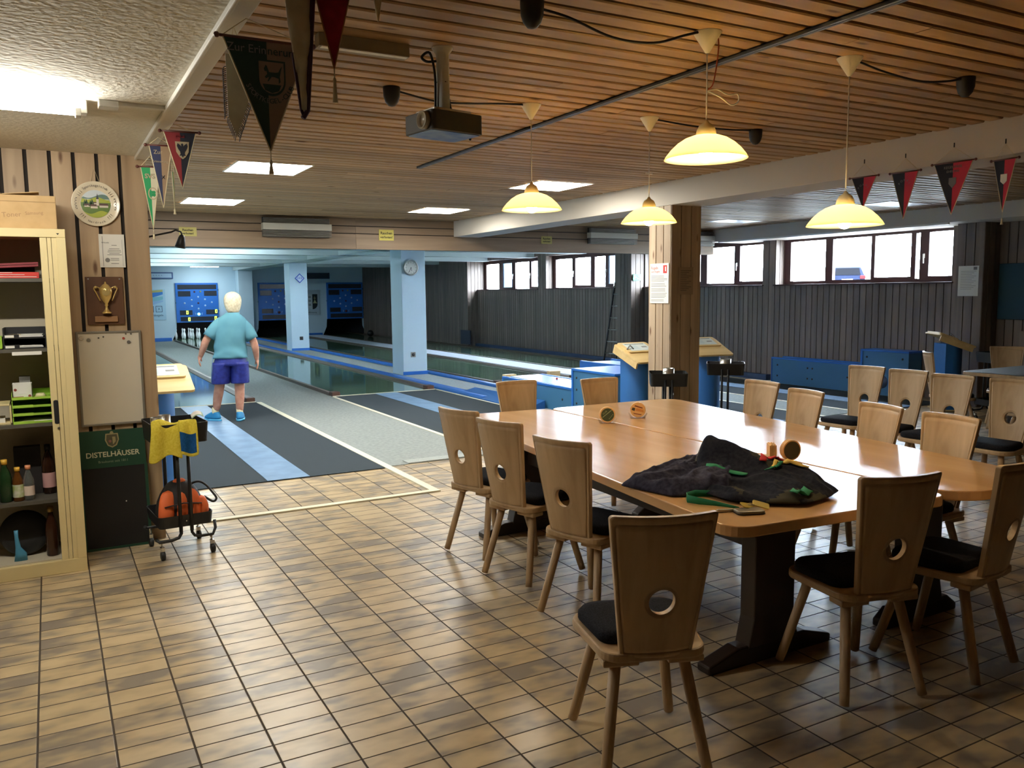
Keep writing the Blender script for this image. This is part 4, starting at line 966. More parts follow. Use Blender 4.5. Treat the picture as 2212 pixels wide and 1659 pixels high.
# chalkboard leaning on the wall
t = thing('chalkboard', 'tall black chalkboard with a green printed header, leaning on the board wall', 'chalkboard', (.305, 5.875, .0)); t.rotation_euler = (rad(-5), 0, 0)
MB().box(-.195, -.006, .01, .195, .006, .53).build('writing_surface', M_chalk, t)
MB().box(-.195, -.008, .53, .195, .006, .77).build('header', M_green, t)
MB().box(.182, -.01, .0, .2, .008, .535).box(-.2, -.01, .0, -.182, .008, .535).box(-.2, -.01, 0, .2, .008, .014).build('frame', M_green, t)
b = MB(); b.text('DISTELHÄUSER', .047, on_y(.0, -.0085, .614), 0, .0005, bold=.0008); b.build('lettering', mat('sign_cream', lin(216, 208, 176), .6), t); b = MB(); b.text('Braukunst seit 1811', .022, on_y(.0, -.0085, .568), 0, .0003)
b.build('small_lettering', mat('sign_dim', lin(140, 150, 118), .6), t)
b = MB(); b.M = Matrix.Translation((.0, 0, .706)); sh = [(-.03, .035), (.03, .035), (.034, 0), (.022, -.03), (0, -.042), (-.022, -.03), (-.034, 0)]
b.prism([(x*1.22, z*1.2) for x, z in sh][::-1], -.0095, -.0078, 'y', 0); b.prism(sh[::-1], -.0105, -.0092, 'y', 1); b.prism([(.002, .02), (.02, .02), (.022, -.01), (.004, -.03)][::-1], -.0112, -.0102, 'y', 0); b.ball((-.012, -.0095, -.008), .012, 8, 2, (1, .15, 1)); b.ball((0, -.0085, .045), .012, 8, 0, (1, .2, 1))
b.build('crest', [mat('crest_beige', lin(166, 152, 110), .6), mat('crest_dark', lin(92, 86, 60), .6), mat('crest_red', lin(150, 96, 84), .6)], t)
MB().ball((.06, -.008, .3), .004, 8).build('pin_head', M_paper, t)
# tall cabinet
CX0, CX1, CY0, CY1, CH_ = -.94, .108, 5.495, 5.93, 2.013
t = thing('cabinet', 'tall cream office cabinet with its sliding shutter pushed open, at the left edge', 'cabinet', (CX1, CY0, 0))
b = MB(); W = CX1-CX0; D = CY1-CY0
b.box(-W, .0, .075, -W+.05, D, CH_).box(-.05, .03, .075, 0, D, CH_).box(-W, .0, CH_-.04, 0, D, CH_).box(-W, .02, 0, 0, D, .075)
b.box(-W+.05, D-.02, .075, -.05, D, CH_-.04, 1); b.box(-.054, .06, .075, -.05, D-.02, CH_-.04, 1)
b.build('body', [M_cream, M_creamd], t)
b = MB(); b.box(-W, -.012, CH_-.048, 0, .004, CH_); b.box(-W, -.012, 0, 0, .02, .08); b.box(-.048, -.012, .08, 0, .03, CH_-.048); b.build('front_frame', M_cream, t, bevel=.003)
b = MB()
for k, (a, c) in enumerate(((-.131, -.096), (-.094, -.074), (-.072, -.047))):
    if k == 0: b.prism(rpoly([(-.131, .08), (-.096, .08), (-.096, .895), (-.118, .895), (-.118, 1.03), (-.096, 1.03), (-.096, CH_-.05), (-.131, CH_-.05)], 0), -.006, .006, 'y')
    else: b.box(a, -.006, .08, c, .006, CH_-.05)
b.build('shutter', M_cream, t, bevel=.0015)
MB().prism(rrect(-.119, .893, -.094, 1.033, .011, 4), -.0075, -.0055, 'y').build('handle_slot', M_blackp, t)
b = MB(); b.M = Matrix.Translation((-.1, -.008, .868)) @ FRONT; b.lathe([(.007, -.002), (.007, .003)], 14); b.build('lock', M_steel, t)
b = MB(); b.prism([(-.046, CH_-.024), (-.03, CH_-.024), (-.038, CH_-.034)][::-1], -.0125, -.0118, 'y'); b.build('brand_mark', M_inkblk, t)
for z in (1.735, 1.333, .897, .44): MB().box(-W+.05, .05, z-.02, -.054, D-.02, z).build('shelf', M_shelf, t)
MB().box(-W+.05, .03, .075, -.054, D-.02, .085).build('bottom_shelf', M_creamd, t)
SY = CY0+.06
tag(MB().box(-.2, SY-.013, 1.333-.036, -.052, SY-.009, 1.333-.016).build('shelf_label', M_paper), 'long white label strip on the front edge of the second cabinet shelf', 'label')
t = thing('carton', 'cardboard carton with handwriting on top of the cream cabinet', 'box', (-.19, 5.73, 2.0145))
MB().box(-.27, -.17, 0, .262, .17, .19).build('box', M_carton, t, bevel=.003)
for a, c, tl in ((-.25, -.02, .1), (.0, .2, -.1)): MB().box(a, -.168, .19, c, -.02, .194).build('flap', M_carton, t, None, (0, tl, 0))
b = MB(); b.text('Toner', .038, on_y(.038, -.1705, .078, rad(4)), 0, .0003); b.build('handwriting', mat('pencil', lin(166, 134, 98), .9), t); b = MB(); b.text('Samsung', .026, on_y(.15, -.1705, .09, rad(4)), 0, .0003); b.build('handwriting', bpy.data.materials['pencil'], t)
MB().box(-.27, -.1715, .152, .262, -.17, .155).build('tape_edge', mat('carton_darker', lin(160, 130, 92), .9), t)  # thin strip in a darker cardboard tone across the carton front
def item(nm, mb, mats, lab, cat, loc=(0, 0, 0), rz=0, grp=None, bevel=0.): return tag(mb.build(nm, mats, None, loc, (0, 0, rz), bevel=bevel), lab, cat, grp)
# top shelf
for k in range(5):
    item('folder', MB().box(-.3, 0, 0, .262, .185, .011).box(-.29, -.0008, .0065, .25-.06*k, .2, .009, 1), [M_red, M_paper] if k < 3 else [mat('dark_red', lin(132, 42, 50), .6), M_paper],
         ['lowest red folder on the top cabinet shelf', 'second lowest red folder on the top cabinet shelf', 'third red folder of the stack on the top cabinet shelf', 'dark red folder tilting on the stack of red folders', 'topmost dark red folder of the stack in the cabinet'][k], 'folder', (-.3, SY+.01+.004*k, 1.7365+.0118*k), 0, 'red folders in the cabinet')
    if k >= 3: o = bpy.context.scene.collection.objects[-1]; o.rotation_euler = (0, rad(-3), 0); o.location.z += .019+.002*(k-3)
item('binder', MB().box(-.13, 0, 0, .13, .12, .08), mat('brown_binder', lin(70, 56, 50), .7), 'dark brown binder lying behind the red folders', 'binder', (-.19, SY+.22, 1.736), 0)
# second shelf
t = thing('letter_tray', 'black two-tier letter tray with white labels in the cabinet', 'tray', (-.13, SY+.005, 1.3335), 0)
MB().box(-.11, 0, 0, -.105, .26, .118).box(.1, 0, 0, .105, .26, .118).box(-.105, .25, 0, .1, .26, .118).box(-.105, 0, 0, .1, .25, .004).box(-.105, 0, .058, .1, .25, .062).box(-.105, -.002, 0, -.03, .002, .024).box(-.105, -.002, .06, -.03, .002, .084).build('tray', M_blackp, t)
for z in (.005, .065): MB().box(-.1, -.004, z, -.055, -.002, z+.014).build('label', M_paper, t)
for i, z in enumerate((.006, .066)): item('paper_stack', MB().box(-.07, .01, 0, .09, .22, .006).box(-.05, .008, .006, .085, .21, .012), M_paper, ('lower', 'upper')[i]+' loose white papers in the black letter tray', 'paper', (-.13, SY+.02, 1.3335+z), rad(3-5*i), 'papers in the black tray')
item('tape_roll', MB().lathe([(.024, 0), (.04, 0), (.04, .018), (.024, .018), (.024, 0)], 20, cap=False), mat('masking_tape', lin(222, 202, 150), .6), 'roll of cream tape in the upper black tray', 'tape', (-.19, SY+.06, 1.3335+.0635))
item('letter_tray', MB().box(-.08, 0, 0, .055, .2, .004).box(.05, 0, 0, .055, .2, .07).box(-.08, 0, 0, .05, .004, .022).box(-.08, .196, 0, .055, .2, .07), M_lime, 'lime green tray left of the black letter tray', 'tray', (-.3, SY+.005, 1.3335))
# third shelf: lime tray tower
t = thing('letter_tray_stack', 'stack of four lime green letter trays on the third cabinet shelf', 'tray', (-.115, SY+.005, .8975))
for k in range(4):
    z = .047*k
    MB().box(-.105, 0, z, .1, .25, z+.003).box(-.105, 0, z, -.102, .25, z+.04).box(.097, 0, z, .1, .25, z+.04).box(-.105, .247, z, .1, .25, z+.04).box(-.105, -.003, z, .0, .0, z+.016).box(.0, -.001, z+.004, .1, .0, z+.013).build('tray', M_lime, t)
item('paper_stack', MB().box(-.08, 0, 0, .09, .2, .004).box(-.06, -.01, .004, .095, .19, .009), M_paper, 'white papers in the lowest lime green tray', 'paper', (-.115, SY+.02, .903), rad(-3))
t = thing('carton_display', 'small white open cardboard display with red marks on the lime trays', 'box', (-.165, SY+.05, .8975+.047*3+.0045))
MB().box(-.05, 0, 0, .05, .09, .003).box(-.05, 0, 0, -.02, .003, .08).box(.02, 0, 0, .05, .003, .085).box(-.02, 0, 0, .02, .003, .026).box(-.05, 0, 0, -.047, .09, .08).box(.047, 0, 0, .05, .09, .085).box(-.05, .087, 0, .05, .09, .085).build('box', M_paper, t)
b = MB()
for x, z in ((-.035, .05), (.036, .012)): b.M = Matrix.Translation((x, -.0005, z)) @ FRONT; b.lathe([(.008, 0), (.008, .0006)], 14, smooth=False)
b.M = Matrix(); b.box(-.05, -.001, .002, .005, 0, .01); b.build('print', mat('maroon_print', lin(140, 66, 58), .7), t)
item('carton', MB().box(-.03, 0, 0, .03, .06, .06), M_grey, 'small grey carton standing behind the white display', 'box', (-.155, SY+.15, .8975+.047*3+.0045))
item('carton', MB().box(-.028, 0, 0, .028, .05, .058), M_grey, 'grey carton on top of another one in the cabinet', 'box', (-.152, SY+.155, .8975+.047*3+.065))
item('tape_roll', MB().lathe([(.012, .022), (.02, .022), (.032, .0), (.012, 0)], 20), mat('cream_tape_roll', lin(226, 214, 170), .6), 'cream cone-shaped roll on the lime trays, right of the white display', 'roll', (-.075, SY+.08, .8975+.047*3+.0045))
t = thing('letter_tray', 'cream letter tray at the left edge beside the lime green stack', 'tray', (-.3, SY+.02, .8975))
MB().box(-.09, 0, 0, .075, .2, .012).box(.065, 0, 0, .075, .2, .12).box(-.09, 0, .11, .075, .2, .12).box(-.09, 0, .0, -.08, .2, .12).build('tray', M_cream, t, bevel=.002)
item('paper_stack', MB().box(-.06, 0, 0, .05, .18, .02), M_paper, 'pale papers inside the cream letter tray', 'paper', (-.31, SY+.03, .91), rad(2))
# fourth shelf: bottles
def bottle(lab, x, y, z, r, h, neck, cap, body, label=None, lz=(0, 0)):
    t = thing('bottle', lab, 'bottle', (x, y, z), 0, 'bottles in the cabinet')
    MB().lathe([(.001, 0), (r*.9, 0), (r, .006), (r, h*.55), (r*.86, h*.66), (neck, h*.84), (neck, h*.9), (.0, h*.9)], 24).build('glass', body, t)
    MB().lathe([(neck*1.25, h*.885), (neck*1.25, h), (.0, h)], 16).build('cap', cap, t)
    if label: MB().lathe([(r+.0006, lz[0]), (r+.0006, lz[1])], 24, cap=False).build('label', label, t)
    return t
M_ycap = mat('yellow_cap', lin(226, 178, 66), .4)
M_lbl1 = noisy('bottle_label_green', lin(206, 206, 190), lin(150, 170, 70), 25, .6)
bottle('amber bottle with a yellow cap and white label in the cabinet', -.222, SY+.05, .4405, .029, .2, .012, M_ycap, mat('amber_glass', lin(150, 92, 40), .08, trans=.6), M_lbl1, (.025, .1))
bottle('clear bottle with a yellow and pink cap beside the amber one', -.168, SY+.055, .4405, .029, .205, .012, mat('pink_cap', lin(226, 150, 110), .4), M_clearb, mat('bottle_label_pink', lin(224, 204, 190), .6), (.028, .085))
bottle('dark wine bottle with a red and white label behind the shutter edge', -.062, SY+.18, .4405, .036, .3, .013, mat('black_cap', lin(30, 26, 26), .4), M_bottle, mat('wine_label', lin(206, 160, 156), .6), (.04, .13))
bottle('green bottle cut off by the picture edge on the bottle shelf', -.285, SY+.06, .4405, .035, .25, .013, M_ycap, mat('green_glass', lin(30, 56, 30), .08))
item('carton', MB().box(-.07, 0, 0, .07, .08, .29), mat('black_carton', lin(34, 30, 28), .7), 'tall black carton standing behind the two small bottles', 'box', (-.17, SY+.2, .4405))
# bottom
bottle('brown bottle with gold neck foil on the cabinet floor', -.068, SY+.06, .0855, .034, .3, .014, mat('gold_foil', lin(160, 130, 70), .3, .8), mat('brown_glass', lin(58, 32, 20), .08))
b = MB(); b.M = Matrix.Translation((-.21, SY+.16, .0855+.135)) @ Matrix.Rotation(rad(80), 4, 'X'); b.lathe([(.02, -.02), (.12, -.03), (.134, -.01), (.134, .01), (.12, .03), (.05, .02), (.0, .02)], 32)
item('round_tin', b, M_blackp, 'large black round object standing on the cabinet floor', 'tin')
b = MB(); b.loft([((-.235, SY+.03, .0855), .034, .008), ((-.232, SY+.03, .13), .03, .008), ((-.245, SY+.03, .17), .014, .008), ((-.25, SY+.03, .23), .01, .007), ((-.25, SY+.03, .27), .011, .006)], 12)
item('hand_brush', b, mat('blue_brush', lin(70, 140, 176), .5), 'light blue hand brush standing in front of the black tin', 'brush')

# ================================================================== CARTS
def cup(lab, x, y, z, r=.034, h=.072, rows=True):
    b = MB().lathe([(0, .002), (r*.97, .002), (r, 0), (r, h), (r-.002, h), (r-.002, .004), (0, .004)], 24, cap=False)
    t = tag(b.build('steel_cup', M_steel, None, (x, y, z)), lab, 'cup', 'perforated steel cups')
    d = MB()
    for zz in (.02, .034, .048):
        for k in range(14):
            a = 2*PI*k/14; d.M = Matrix.Rotation(a, 4, 'Z') @ Matrix.Translation((r+.0002, 0, zz)) @ Matrix.Rotation(PI/2, 4, 'Y'); d.lathe([(.0028, 0), (.0028, .0004)], 6, smooth=False)
    d.build('hole', M_blackp, t)['kind'] = 'stuff'
    return t
def cart(lab, x, y, rz, w=.33, d=.4):
    t = thing('trolley', lab, 'trolley', (x, y, 0), rz, 'black rolling trolleys')
    def tray(z, nm, hh):
        b = MB(); o = rrect(-w/2, -d/2, w/2, d/2, .03, 4); i = [(px*.975, py*.975) for px, py in o]; n = len(o)
        b.add([(px*.95, py*.95, z) for px, py in o]+[(px, py, z+hh) for px, py in o]+[(px, py, z+hh) for px, py in i]+[(px*.94, py*.94, z+.006) for px, py in o], [(k, (k+1) % n, n+(k+1) % n, n+k) for k in range(n)]+[(n+k, n+(k+1) % n, 2*n+(k+1) % n, 2*n+k) for k in range(n)]+[(2*n+k, 2*n+(k+1) % n, 3*n+(k+1) % n, 3*n+k) for k in range(n)]+[tuple(range(n-1, -1, -1)), tuple(range(3*n, 4*n))], 0)
        b.build(nm, M_black, t)
    tray(.19, 'lower_tray', .075); tray(.715, 'upper_tray', .125)
    for sy in (-1, 1):
        for sx in (-.045, .02): MB().tube([(sx+.01, sy*(d/2-.004), .16), (sx+.01, sy*(d/2-.004), .78)], .0115, 10).build('post', M_black, t)
        MB().tube([(-.035, sy*(d/2-.004), .19), (-.035, sy*(d/2-.004), .15), (-.05, sy*(d/2-.004), .125), (-.09, sy*(d/2-.004), .115), (-w/2-.0, sy*(d/2-.004), .115), (-w/2-.015, sy*(d/2-.02), .13)], .011, 8).build('foot_bow', M_black, t)
        MB().tube([(.03, sy*(d/2-.004), .19), (.03, sy*(d/2-.004), .15), (.045, sy*(d/2-.004), .125), (.085, sy*(d/2-.004), .115), (w/2-.01, sy*(d/2-.004), .115), (w/2+.012, sy*(d/2-.02), .15), (w/2+.01, sy*(d/2-.03), .2)], .0095, 8).build('foot_bow', M_black, t)
        for sx in (-1, 1):
            k = MB().tube([(sx*(w/2-.015), sy*(d/2-.02), .115), (sx*(w/2-.015), sy*(d/2-.02), .08)], .007, 8).box(sx*(w/2-.015)-.012, sy*(d/2-.02)-.03, .03, sx*(w/2-.015)+.012, sy*(d/2-.02)+.005, .082).build('caster', M_chrome, t, bevel=.003)
            b = MB(); b.M = Matrix.Translation((sx*(w/2-.015)-.014, sy*(d/2-.02)-.022, .029)) @ Matrix.Rotation(PI/2, 4, 'Y'); b.lathe([(.02, 0), (.029, .003), (.029, .025), (.02, .028)], 20); b.build('wheel', M_blackp, k)
    b = MB(); b.M = Matrix.Translation((-.0, -d/2-.001, .228)) @ FRONT; b.lathe([(.006, 0), (.005, .003), (0, .004)], 12); b.build('bolt', M_chrome, t)
    return t
cart('black rolling trolley with towels and an orange bag, beside the chalkboard', .655, 5.655, rad(5))
cup('left steel cup on the trolley with the towels', .54, 5.545, .722, .036, .158); cup('right steel cup on the trolley with the towels', .595, 5.63, .722, .036, .158)
def cloth(nm, lab, cat, pts_fn, nu, nv, mats, mf=lambda u, v: 0, th=.004):
    v = [pts_fn(i/nu, j/nv) for j in range(nv+1) for i in range(nu+1)]; b = MB()
    for j in range(nv):
        for i in range(nu): b.add([v[j*(nu+1)+i], v[j*(nu+1)+i+1], v[(j+1)*(nu+1)+i+1], v[(j+1)*(nu+1)+i]], [(0, 1, 2, 3)], mf((i+.5)/nu, (j+.5)/nv), True)
    me_b = bmesh.new(); o = b.build(nm, mats, recalc=False); me_b.from_mesh(o.data); bmesh.ops.remove_doubles(me_b, verts=me_b.verts, dist=1e-5); bmesh.ops.recalc_face_normals(me_b, faces=me_b.faces); me_b.to_mesh(o.data); me_b.free()
    s = o.modifiers.new('thick', 'SOLIDIFY'); s.thickness = th; s.offset = 0; sb = o.modifiers.new('s', 'SUBSURF'); sb.levels = 1; sb.render_levels = 1
    return tag(o, lab, cat)
M_ytow = noisy('yellow_terry', lin(206, 186, 58), lin(220, 202, 80), 90, .95, bump=.3); M_btow = noisy('blue_terry', lin(18, 70, 124), lin(26, 84, 140), 90, .95, bump=.3)
def tow(u, v):   # hangs over the front rim of the upper tray
    x = .50+.165*u-.03*(1-u)*v; y = 5.44-.012*math.sin(u*9)-.02*v
    z = .852+.012*math.sin(u*5)-.235*v*(1-.15*u)-.02*v*math.sin(u*7)
    if v < .18: y += .05*(1-v/.18); z = .862-.02*(v/.18)+.015*math.sin(u*6)
    return (x, y, z)
cloth('towel', 'yellow terry towel hanging over the front of the trolley', 'towel', tow, 10, 10, [M_ytow])
def tow2(u, v):
    x = .655+.105*u; y = 5.43-.01*math.sin(u*8)-.012*v; z = .845-.2*v+.012*math.cos(u*5)
    if v < .2: y += .05*(1-v/.2); z = .862-.022*(v/.2)
    return (x, y, z)
cloth('towel', 'blue towel with yellow hem hanging on the trolley, right of the yellow one', 'towel', tow2, 10, 10, [M_btow, M_ytow], lambda u, v: 1 if (v > .92 or u > .93 or v < .3 and u < .97) else 0)
def pap(u, v): return (.735+.075*u, 5.46+.06*v+.02*u, .855+.03*math.sin(u*3)+.02*v+.018*abs(u-.5))
cloth('paper_cup', 'crumpled white paper with green print on the right of the trolley tray', 'paper', pap, 6, 6, [M_paper, mat('pale_green_print', lin(170, 196, 160), .8)], lambda u, v: 1 if (v < .2 or u > .8) else 0)
t = thing('tool_bag', 'orange and black shoulder bag in the lower tray of the trolley', 'bag', (.655, 5.61, .197), rad(4)); t.scale = (1.1, 1.1, 1.2)
M_or = mat('orange_nylon', lin(240, 116, 60), .6); M_bag = mat('black_nylon', lin(34, 30, 32), .7)
MB().loft([((0, 0, 0), .135, .09), ((0, 0, .04), .142, .098), ((.0, 0, .12), .128, .09), ((.0, .0, .19), .085, .06), ((0, 0, .225), .04, .03)], 20).build('body', M_bag, t, sub=1)
for x0, x1 in ((-.135, -.045), (-.04, .03), (.035, .1)):
    b = MB(); b.loft([(((x0+x1)/2, -.075, .005), (x1-x0)/2, .035), (((x0+x1)/2, -.082, .06), (x1-x0)/2, .03), (((x0+x1)/2+.008, -.066, .13), (x1-x0)/2*.95, .026), (((x0+x1)/2*.75, -.045, .18), (x1-x0)/2*.75, .018)], 14); b.build('front_panel', M_or, t, sub=1)
b = MB(); b.loft([((.115, -.06, .02), .032, .04), ((.118, -.064, .08), .034, .042), ((.11, -.05, .135), .02, .025)], 14); b.build('side_pocket', M_or, t, sub=1)
MB().loft([((0, -.015, .195), .05, .03), ((0, -.015, .235), .03, .018)], 14).build('top_panel', M_or, t, sub=1)
MB().tube(curve([(.05, -.02, .19), (.1, -.03, .205), (.14, -.04, .185), (.175, -.05, .14), (.195, -.055, .105), (.175, -.05, .09), (.13, -.04, .12)]), .016, 8, flat=.4).build('strap', M_bag, t)
MB().tube([(-.1, -.1, .1), (.0, -.115, .115), (.1, -.1, .1)], .008, 8, flat=.4).build('belt', M_bag, t)
cart('black rolling trolley in front of the timber pillar', 5.22, 6.33, rad(-36), .36, .34)
cup('steel cup on the trolley in front of the timber pillar', 5.2, 6.3, .722, .055, .16)
cart('black rolling trolley to the right of the timber pillar', 6.42, 6.82, rad(-43), .4, .34)
cup('steel cup on the trolley to the right of the timber pillar', 6.4, 6.8, .722, .06, .16)
cup('steel cup in the shade beside the far right desk column', 10.1, 6.02, .722, .05, .17)
cart('black rolling trolley in the shade beside the far right desk column', 10.1, 6.02, rad(-10), .4, .34)

# ================================================================== DESKS ON BLUE COLUMNS
def console(lab, x, y, rz=0, col=(0, 0)):
    t = thing('scoring_desk', lab, 'desk', (x, y, .0095), rz, 'scoring desks on blue columns')
    b = MB(); b.lathe([(.175, 0), (.175, .88)], 28, (col[0], col[1]+.02, 0), a0=PI, a1=2*PI, cap=False); b.box(col[0]-.175, col[1]+.02, 0, col[0]+.175, col[1]+.12, .88); b.build('column', M_bluesteel, t)
    # sloping top: high at the back
    sl = math.atan2(.17, .46); S = Matrix.Translation((0, -.24, .83)) @ Matrix.Rotation(sl, 4, 'X')
    b = MB(); b.M = S; b.prism(rrect(-.235, 0, .235, .5, .03, 4), 0, .022); b.build('lower_board', M_deskwood, t, bevel=.003)
    b = MB(); b.M = S; b.prism(rrect(-.2, .235, .2, .495, .03, 4), .022, .04); b.build('raised_board', M_deskwood, t, bevel=.003)
    b = MB(); b.M = S; b.box(-.235, .03, -.07, -.215, .48, 0); b.build('side_cheek', M_deskwood, t)
    b = MB(); b.M = S; b.box(-.15, .265, .04, .15, .46, .042, 0).box(-.13, .43, .042, .13, .44, .0424, 1).box(.05, .34, .042, .12, .37, .0424, 2).box(-.12, .3, .042, .0, .41, .0424, 3); b.build('keypad_sheet', [mat('pale_sheet', lin(206, 214, 210), .3), M_inkblk, M_grey, mat('sheet_tint', lin(190, 204, 204), .3)] if not bpy.data.materials.get('pale_sheet') else [bpy.data.materials['pale_sheet'], M_inkblk, M_grey, bpy.data.materials['sheet_tint']], t)
    b = MB(); b.M = S; b.tube([(-.19, .3, .045), (-.13, .34, .075), (-.1, .3, .045)], .008, 6); b.build('handset', M_grey, t)
    MB().box(col[0]-.22, col[1]-.2, 0, col[0]+.22, col[1]+.15, .012).build('base_plate', M_deskwood, t)
    return t
console('beech-topped desk on a blue column, half hidden behind the board wall', .775, 7.45, 0, (-.07, .05))
console('beech-topped desk on a blue column, left of the timber pillar', 5.75, 7.42, 0, (.0, .05))
console('shaded desk top seen behind the timber pillar, above a trolley', 6.98, 7.75, rad(-12))
console('shaded desk on a blue column at the far right, by the window wall', 10.45, 6.9, rad(58))

# ================================================================== BALL RETURNS
M_bluepan = mat('panel_petrol', lin(56, 110, 150), .5)
def ball_return(lab, x, y0, y1, y2, w, zl, zt, sgn=1):
    """low trough from y1 to y2, tall head from y0 to y1; visible flank on the low-x side"""
    t = thing('ball_return', lab, 'ball return', (x, y0, .0056), 0, 'blue ball returns')
    L, T = y2-y0, y1-y0
    MB().box(0, T+.01, 0, .03, L, zl).build('trough_panel', M_bluepan, t)
    MB().box(w-.03, T+.01, 0, w, L, zl).build('trough_panel', M_bluepan, t)
    MB().box(-.012, T, zl-.02, .04, L+.015, zl+.01).box(-.012, L, 0, .012, L+.015, zl).box(w-.04, T, zl-.02, w+.012, L+.015, zl+.01).build('trough_trim', M_blue, t, bevel=.005)
    MB().box(.04, T+.01, zl-.13, w-.04, L, zl-.11).build('trough_floor', M_gutter, t)
    MB().box(0, 0, 0, w, T, zt-.02).build('head', M_bluepan, t)
    MB().box(-.014, -.01, zt-.03, w+.014, T+.01, zt).box(-.014, T-.03, 0, .0, T+.01, zt-.03).build('head_trim', M_blue, t, bevel=.005)
    b = MB()
    for yy, zz in ((T-.1, zt-.12), (T-.1, zt*.55), (T-.1, zt*.25), (T+.25, zl*.5), (L-.12, zl*.72), (L-.12, zl*.3), (.1, zt-.12), (T+.95, zl*.7), (T+1.05, zl*.7), (T+.95, zl*.3), (T+1.05, zl*.3)):
        if yy < L-.05: b.M = Matrix.Translation((-.001, yy, zz)) @ Matrix.Rotation(-PI/2, 4, 'Y'); b.lathe([(.017, -.004), (.015, .004), (0, .006)], 12)
    b.build('bolt', M_black, t)
    b = MB(); b.M = Matrix.Translation((-.002, T-.38, zt*.3)) @ Matrix.Rotation(-PI/2, 4, 'Y'); b.lathe([(.1, -.01), (.1, .006), (.0, .006)], 28); b.build('round_cover', mat('slate_blue', lin(72, 92, 124), .6) if not bpy.data.materials.get('slate_blue') else bpy.data.materials['slate_blue'], t)
    return t
t = ball_return('blue ball return with a low trough and tall head, behind the table end', 6.02, 8.3, 9.26, 11.2, .7, .335, .612)
MB().add([(.1, 1.0, .33), (.62, 1.0, .33), (.62, 2.85, .345), (.1, 2.85, .345), (.1, 1.0, .31), (.62, 1.0, .31), (.62, 2.85, .325), (.1, 2.85, .325)], [(0, 1, 2, 3), (7, 6, 5, 4), (0, 4, 5, 1), (1, 5, 6, 2), (2, 6, 7, 3), (3, 7, 4, 0)]).build('tray_sheet', mat('pale_blue_tray', lin(130, 176, 226), .25), t)
MB().ball((.44, 2.05, .352), .018, 10).build('red_knob', mat('red_knob', lin(150, 26, 40), .4), t)
for x, y, lab in ((6.2, 11.33, 'wooden block at the left end of the ball return'), (7.05, 11.4, 'wooden block at the far end of the ball return, right one')):
    tag(MB().box(x-.1, y-.05, .0 if y > 11.25 else .34, x+.1, y+.05, .36).build('wooden_block', M_deskwood, bevel=.006), lab, 'block', 'wooden blocks by the ball return')
tag(MB().add([(5.66, 9.9, .01), (5.98, 9.9, .12), (5.98, 12.1, .1), (5.7, 12.1, .03), (5.66, 9.9, .0), (5.98, 9.9, 0), (5.98, 12.1, 0), (5.7, 12.1, 0)], [(0, 1, 2, 3), (4, 7, 6, 5), (0, 4, 5, 1), (1, 5, 6, 2), (2, 6, 7, 3), (3, 7, 4, 0)]).build('floor_flap', mat('flap_blue', lin(44, 100, 170), .45)), 'sloping blue floor flap left of the ball return', 'flap')
t = thing('ball_guide', 'low blue guide board standing beyond the ball return, left of a blue column', 'board', (7.35, 8.9, .0135))
MB().box(0, 0, 0, .05, 2.2, .52).build('board', M_blue, t, bevel=.01); MB().box(.05, .1, .47, .6, 2.1, .5).build('shelf_sheet', mat('pale_sheet_blue', lin(150, 190, 230), .3), t); MB().box(.6, 0, 0, .65, 2.2, .52).build('back_board', M_blue, t, bevel=.01)
ball_return('blue ball return standing along the window wall at the right', 11.02, 7.9, 8.72, 10.55, .3, .44, .69)
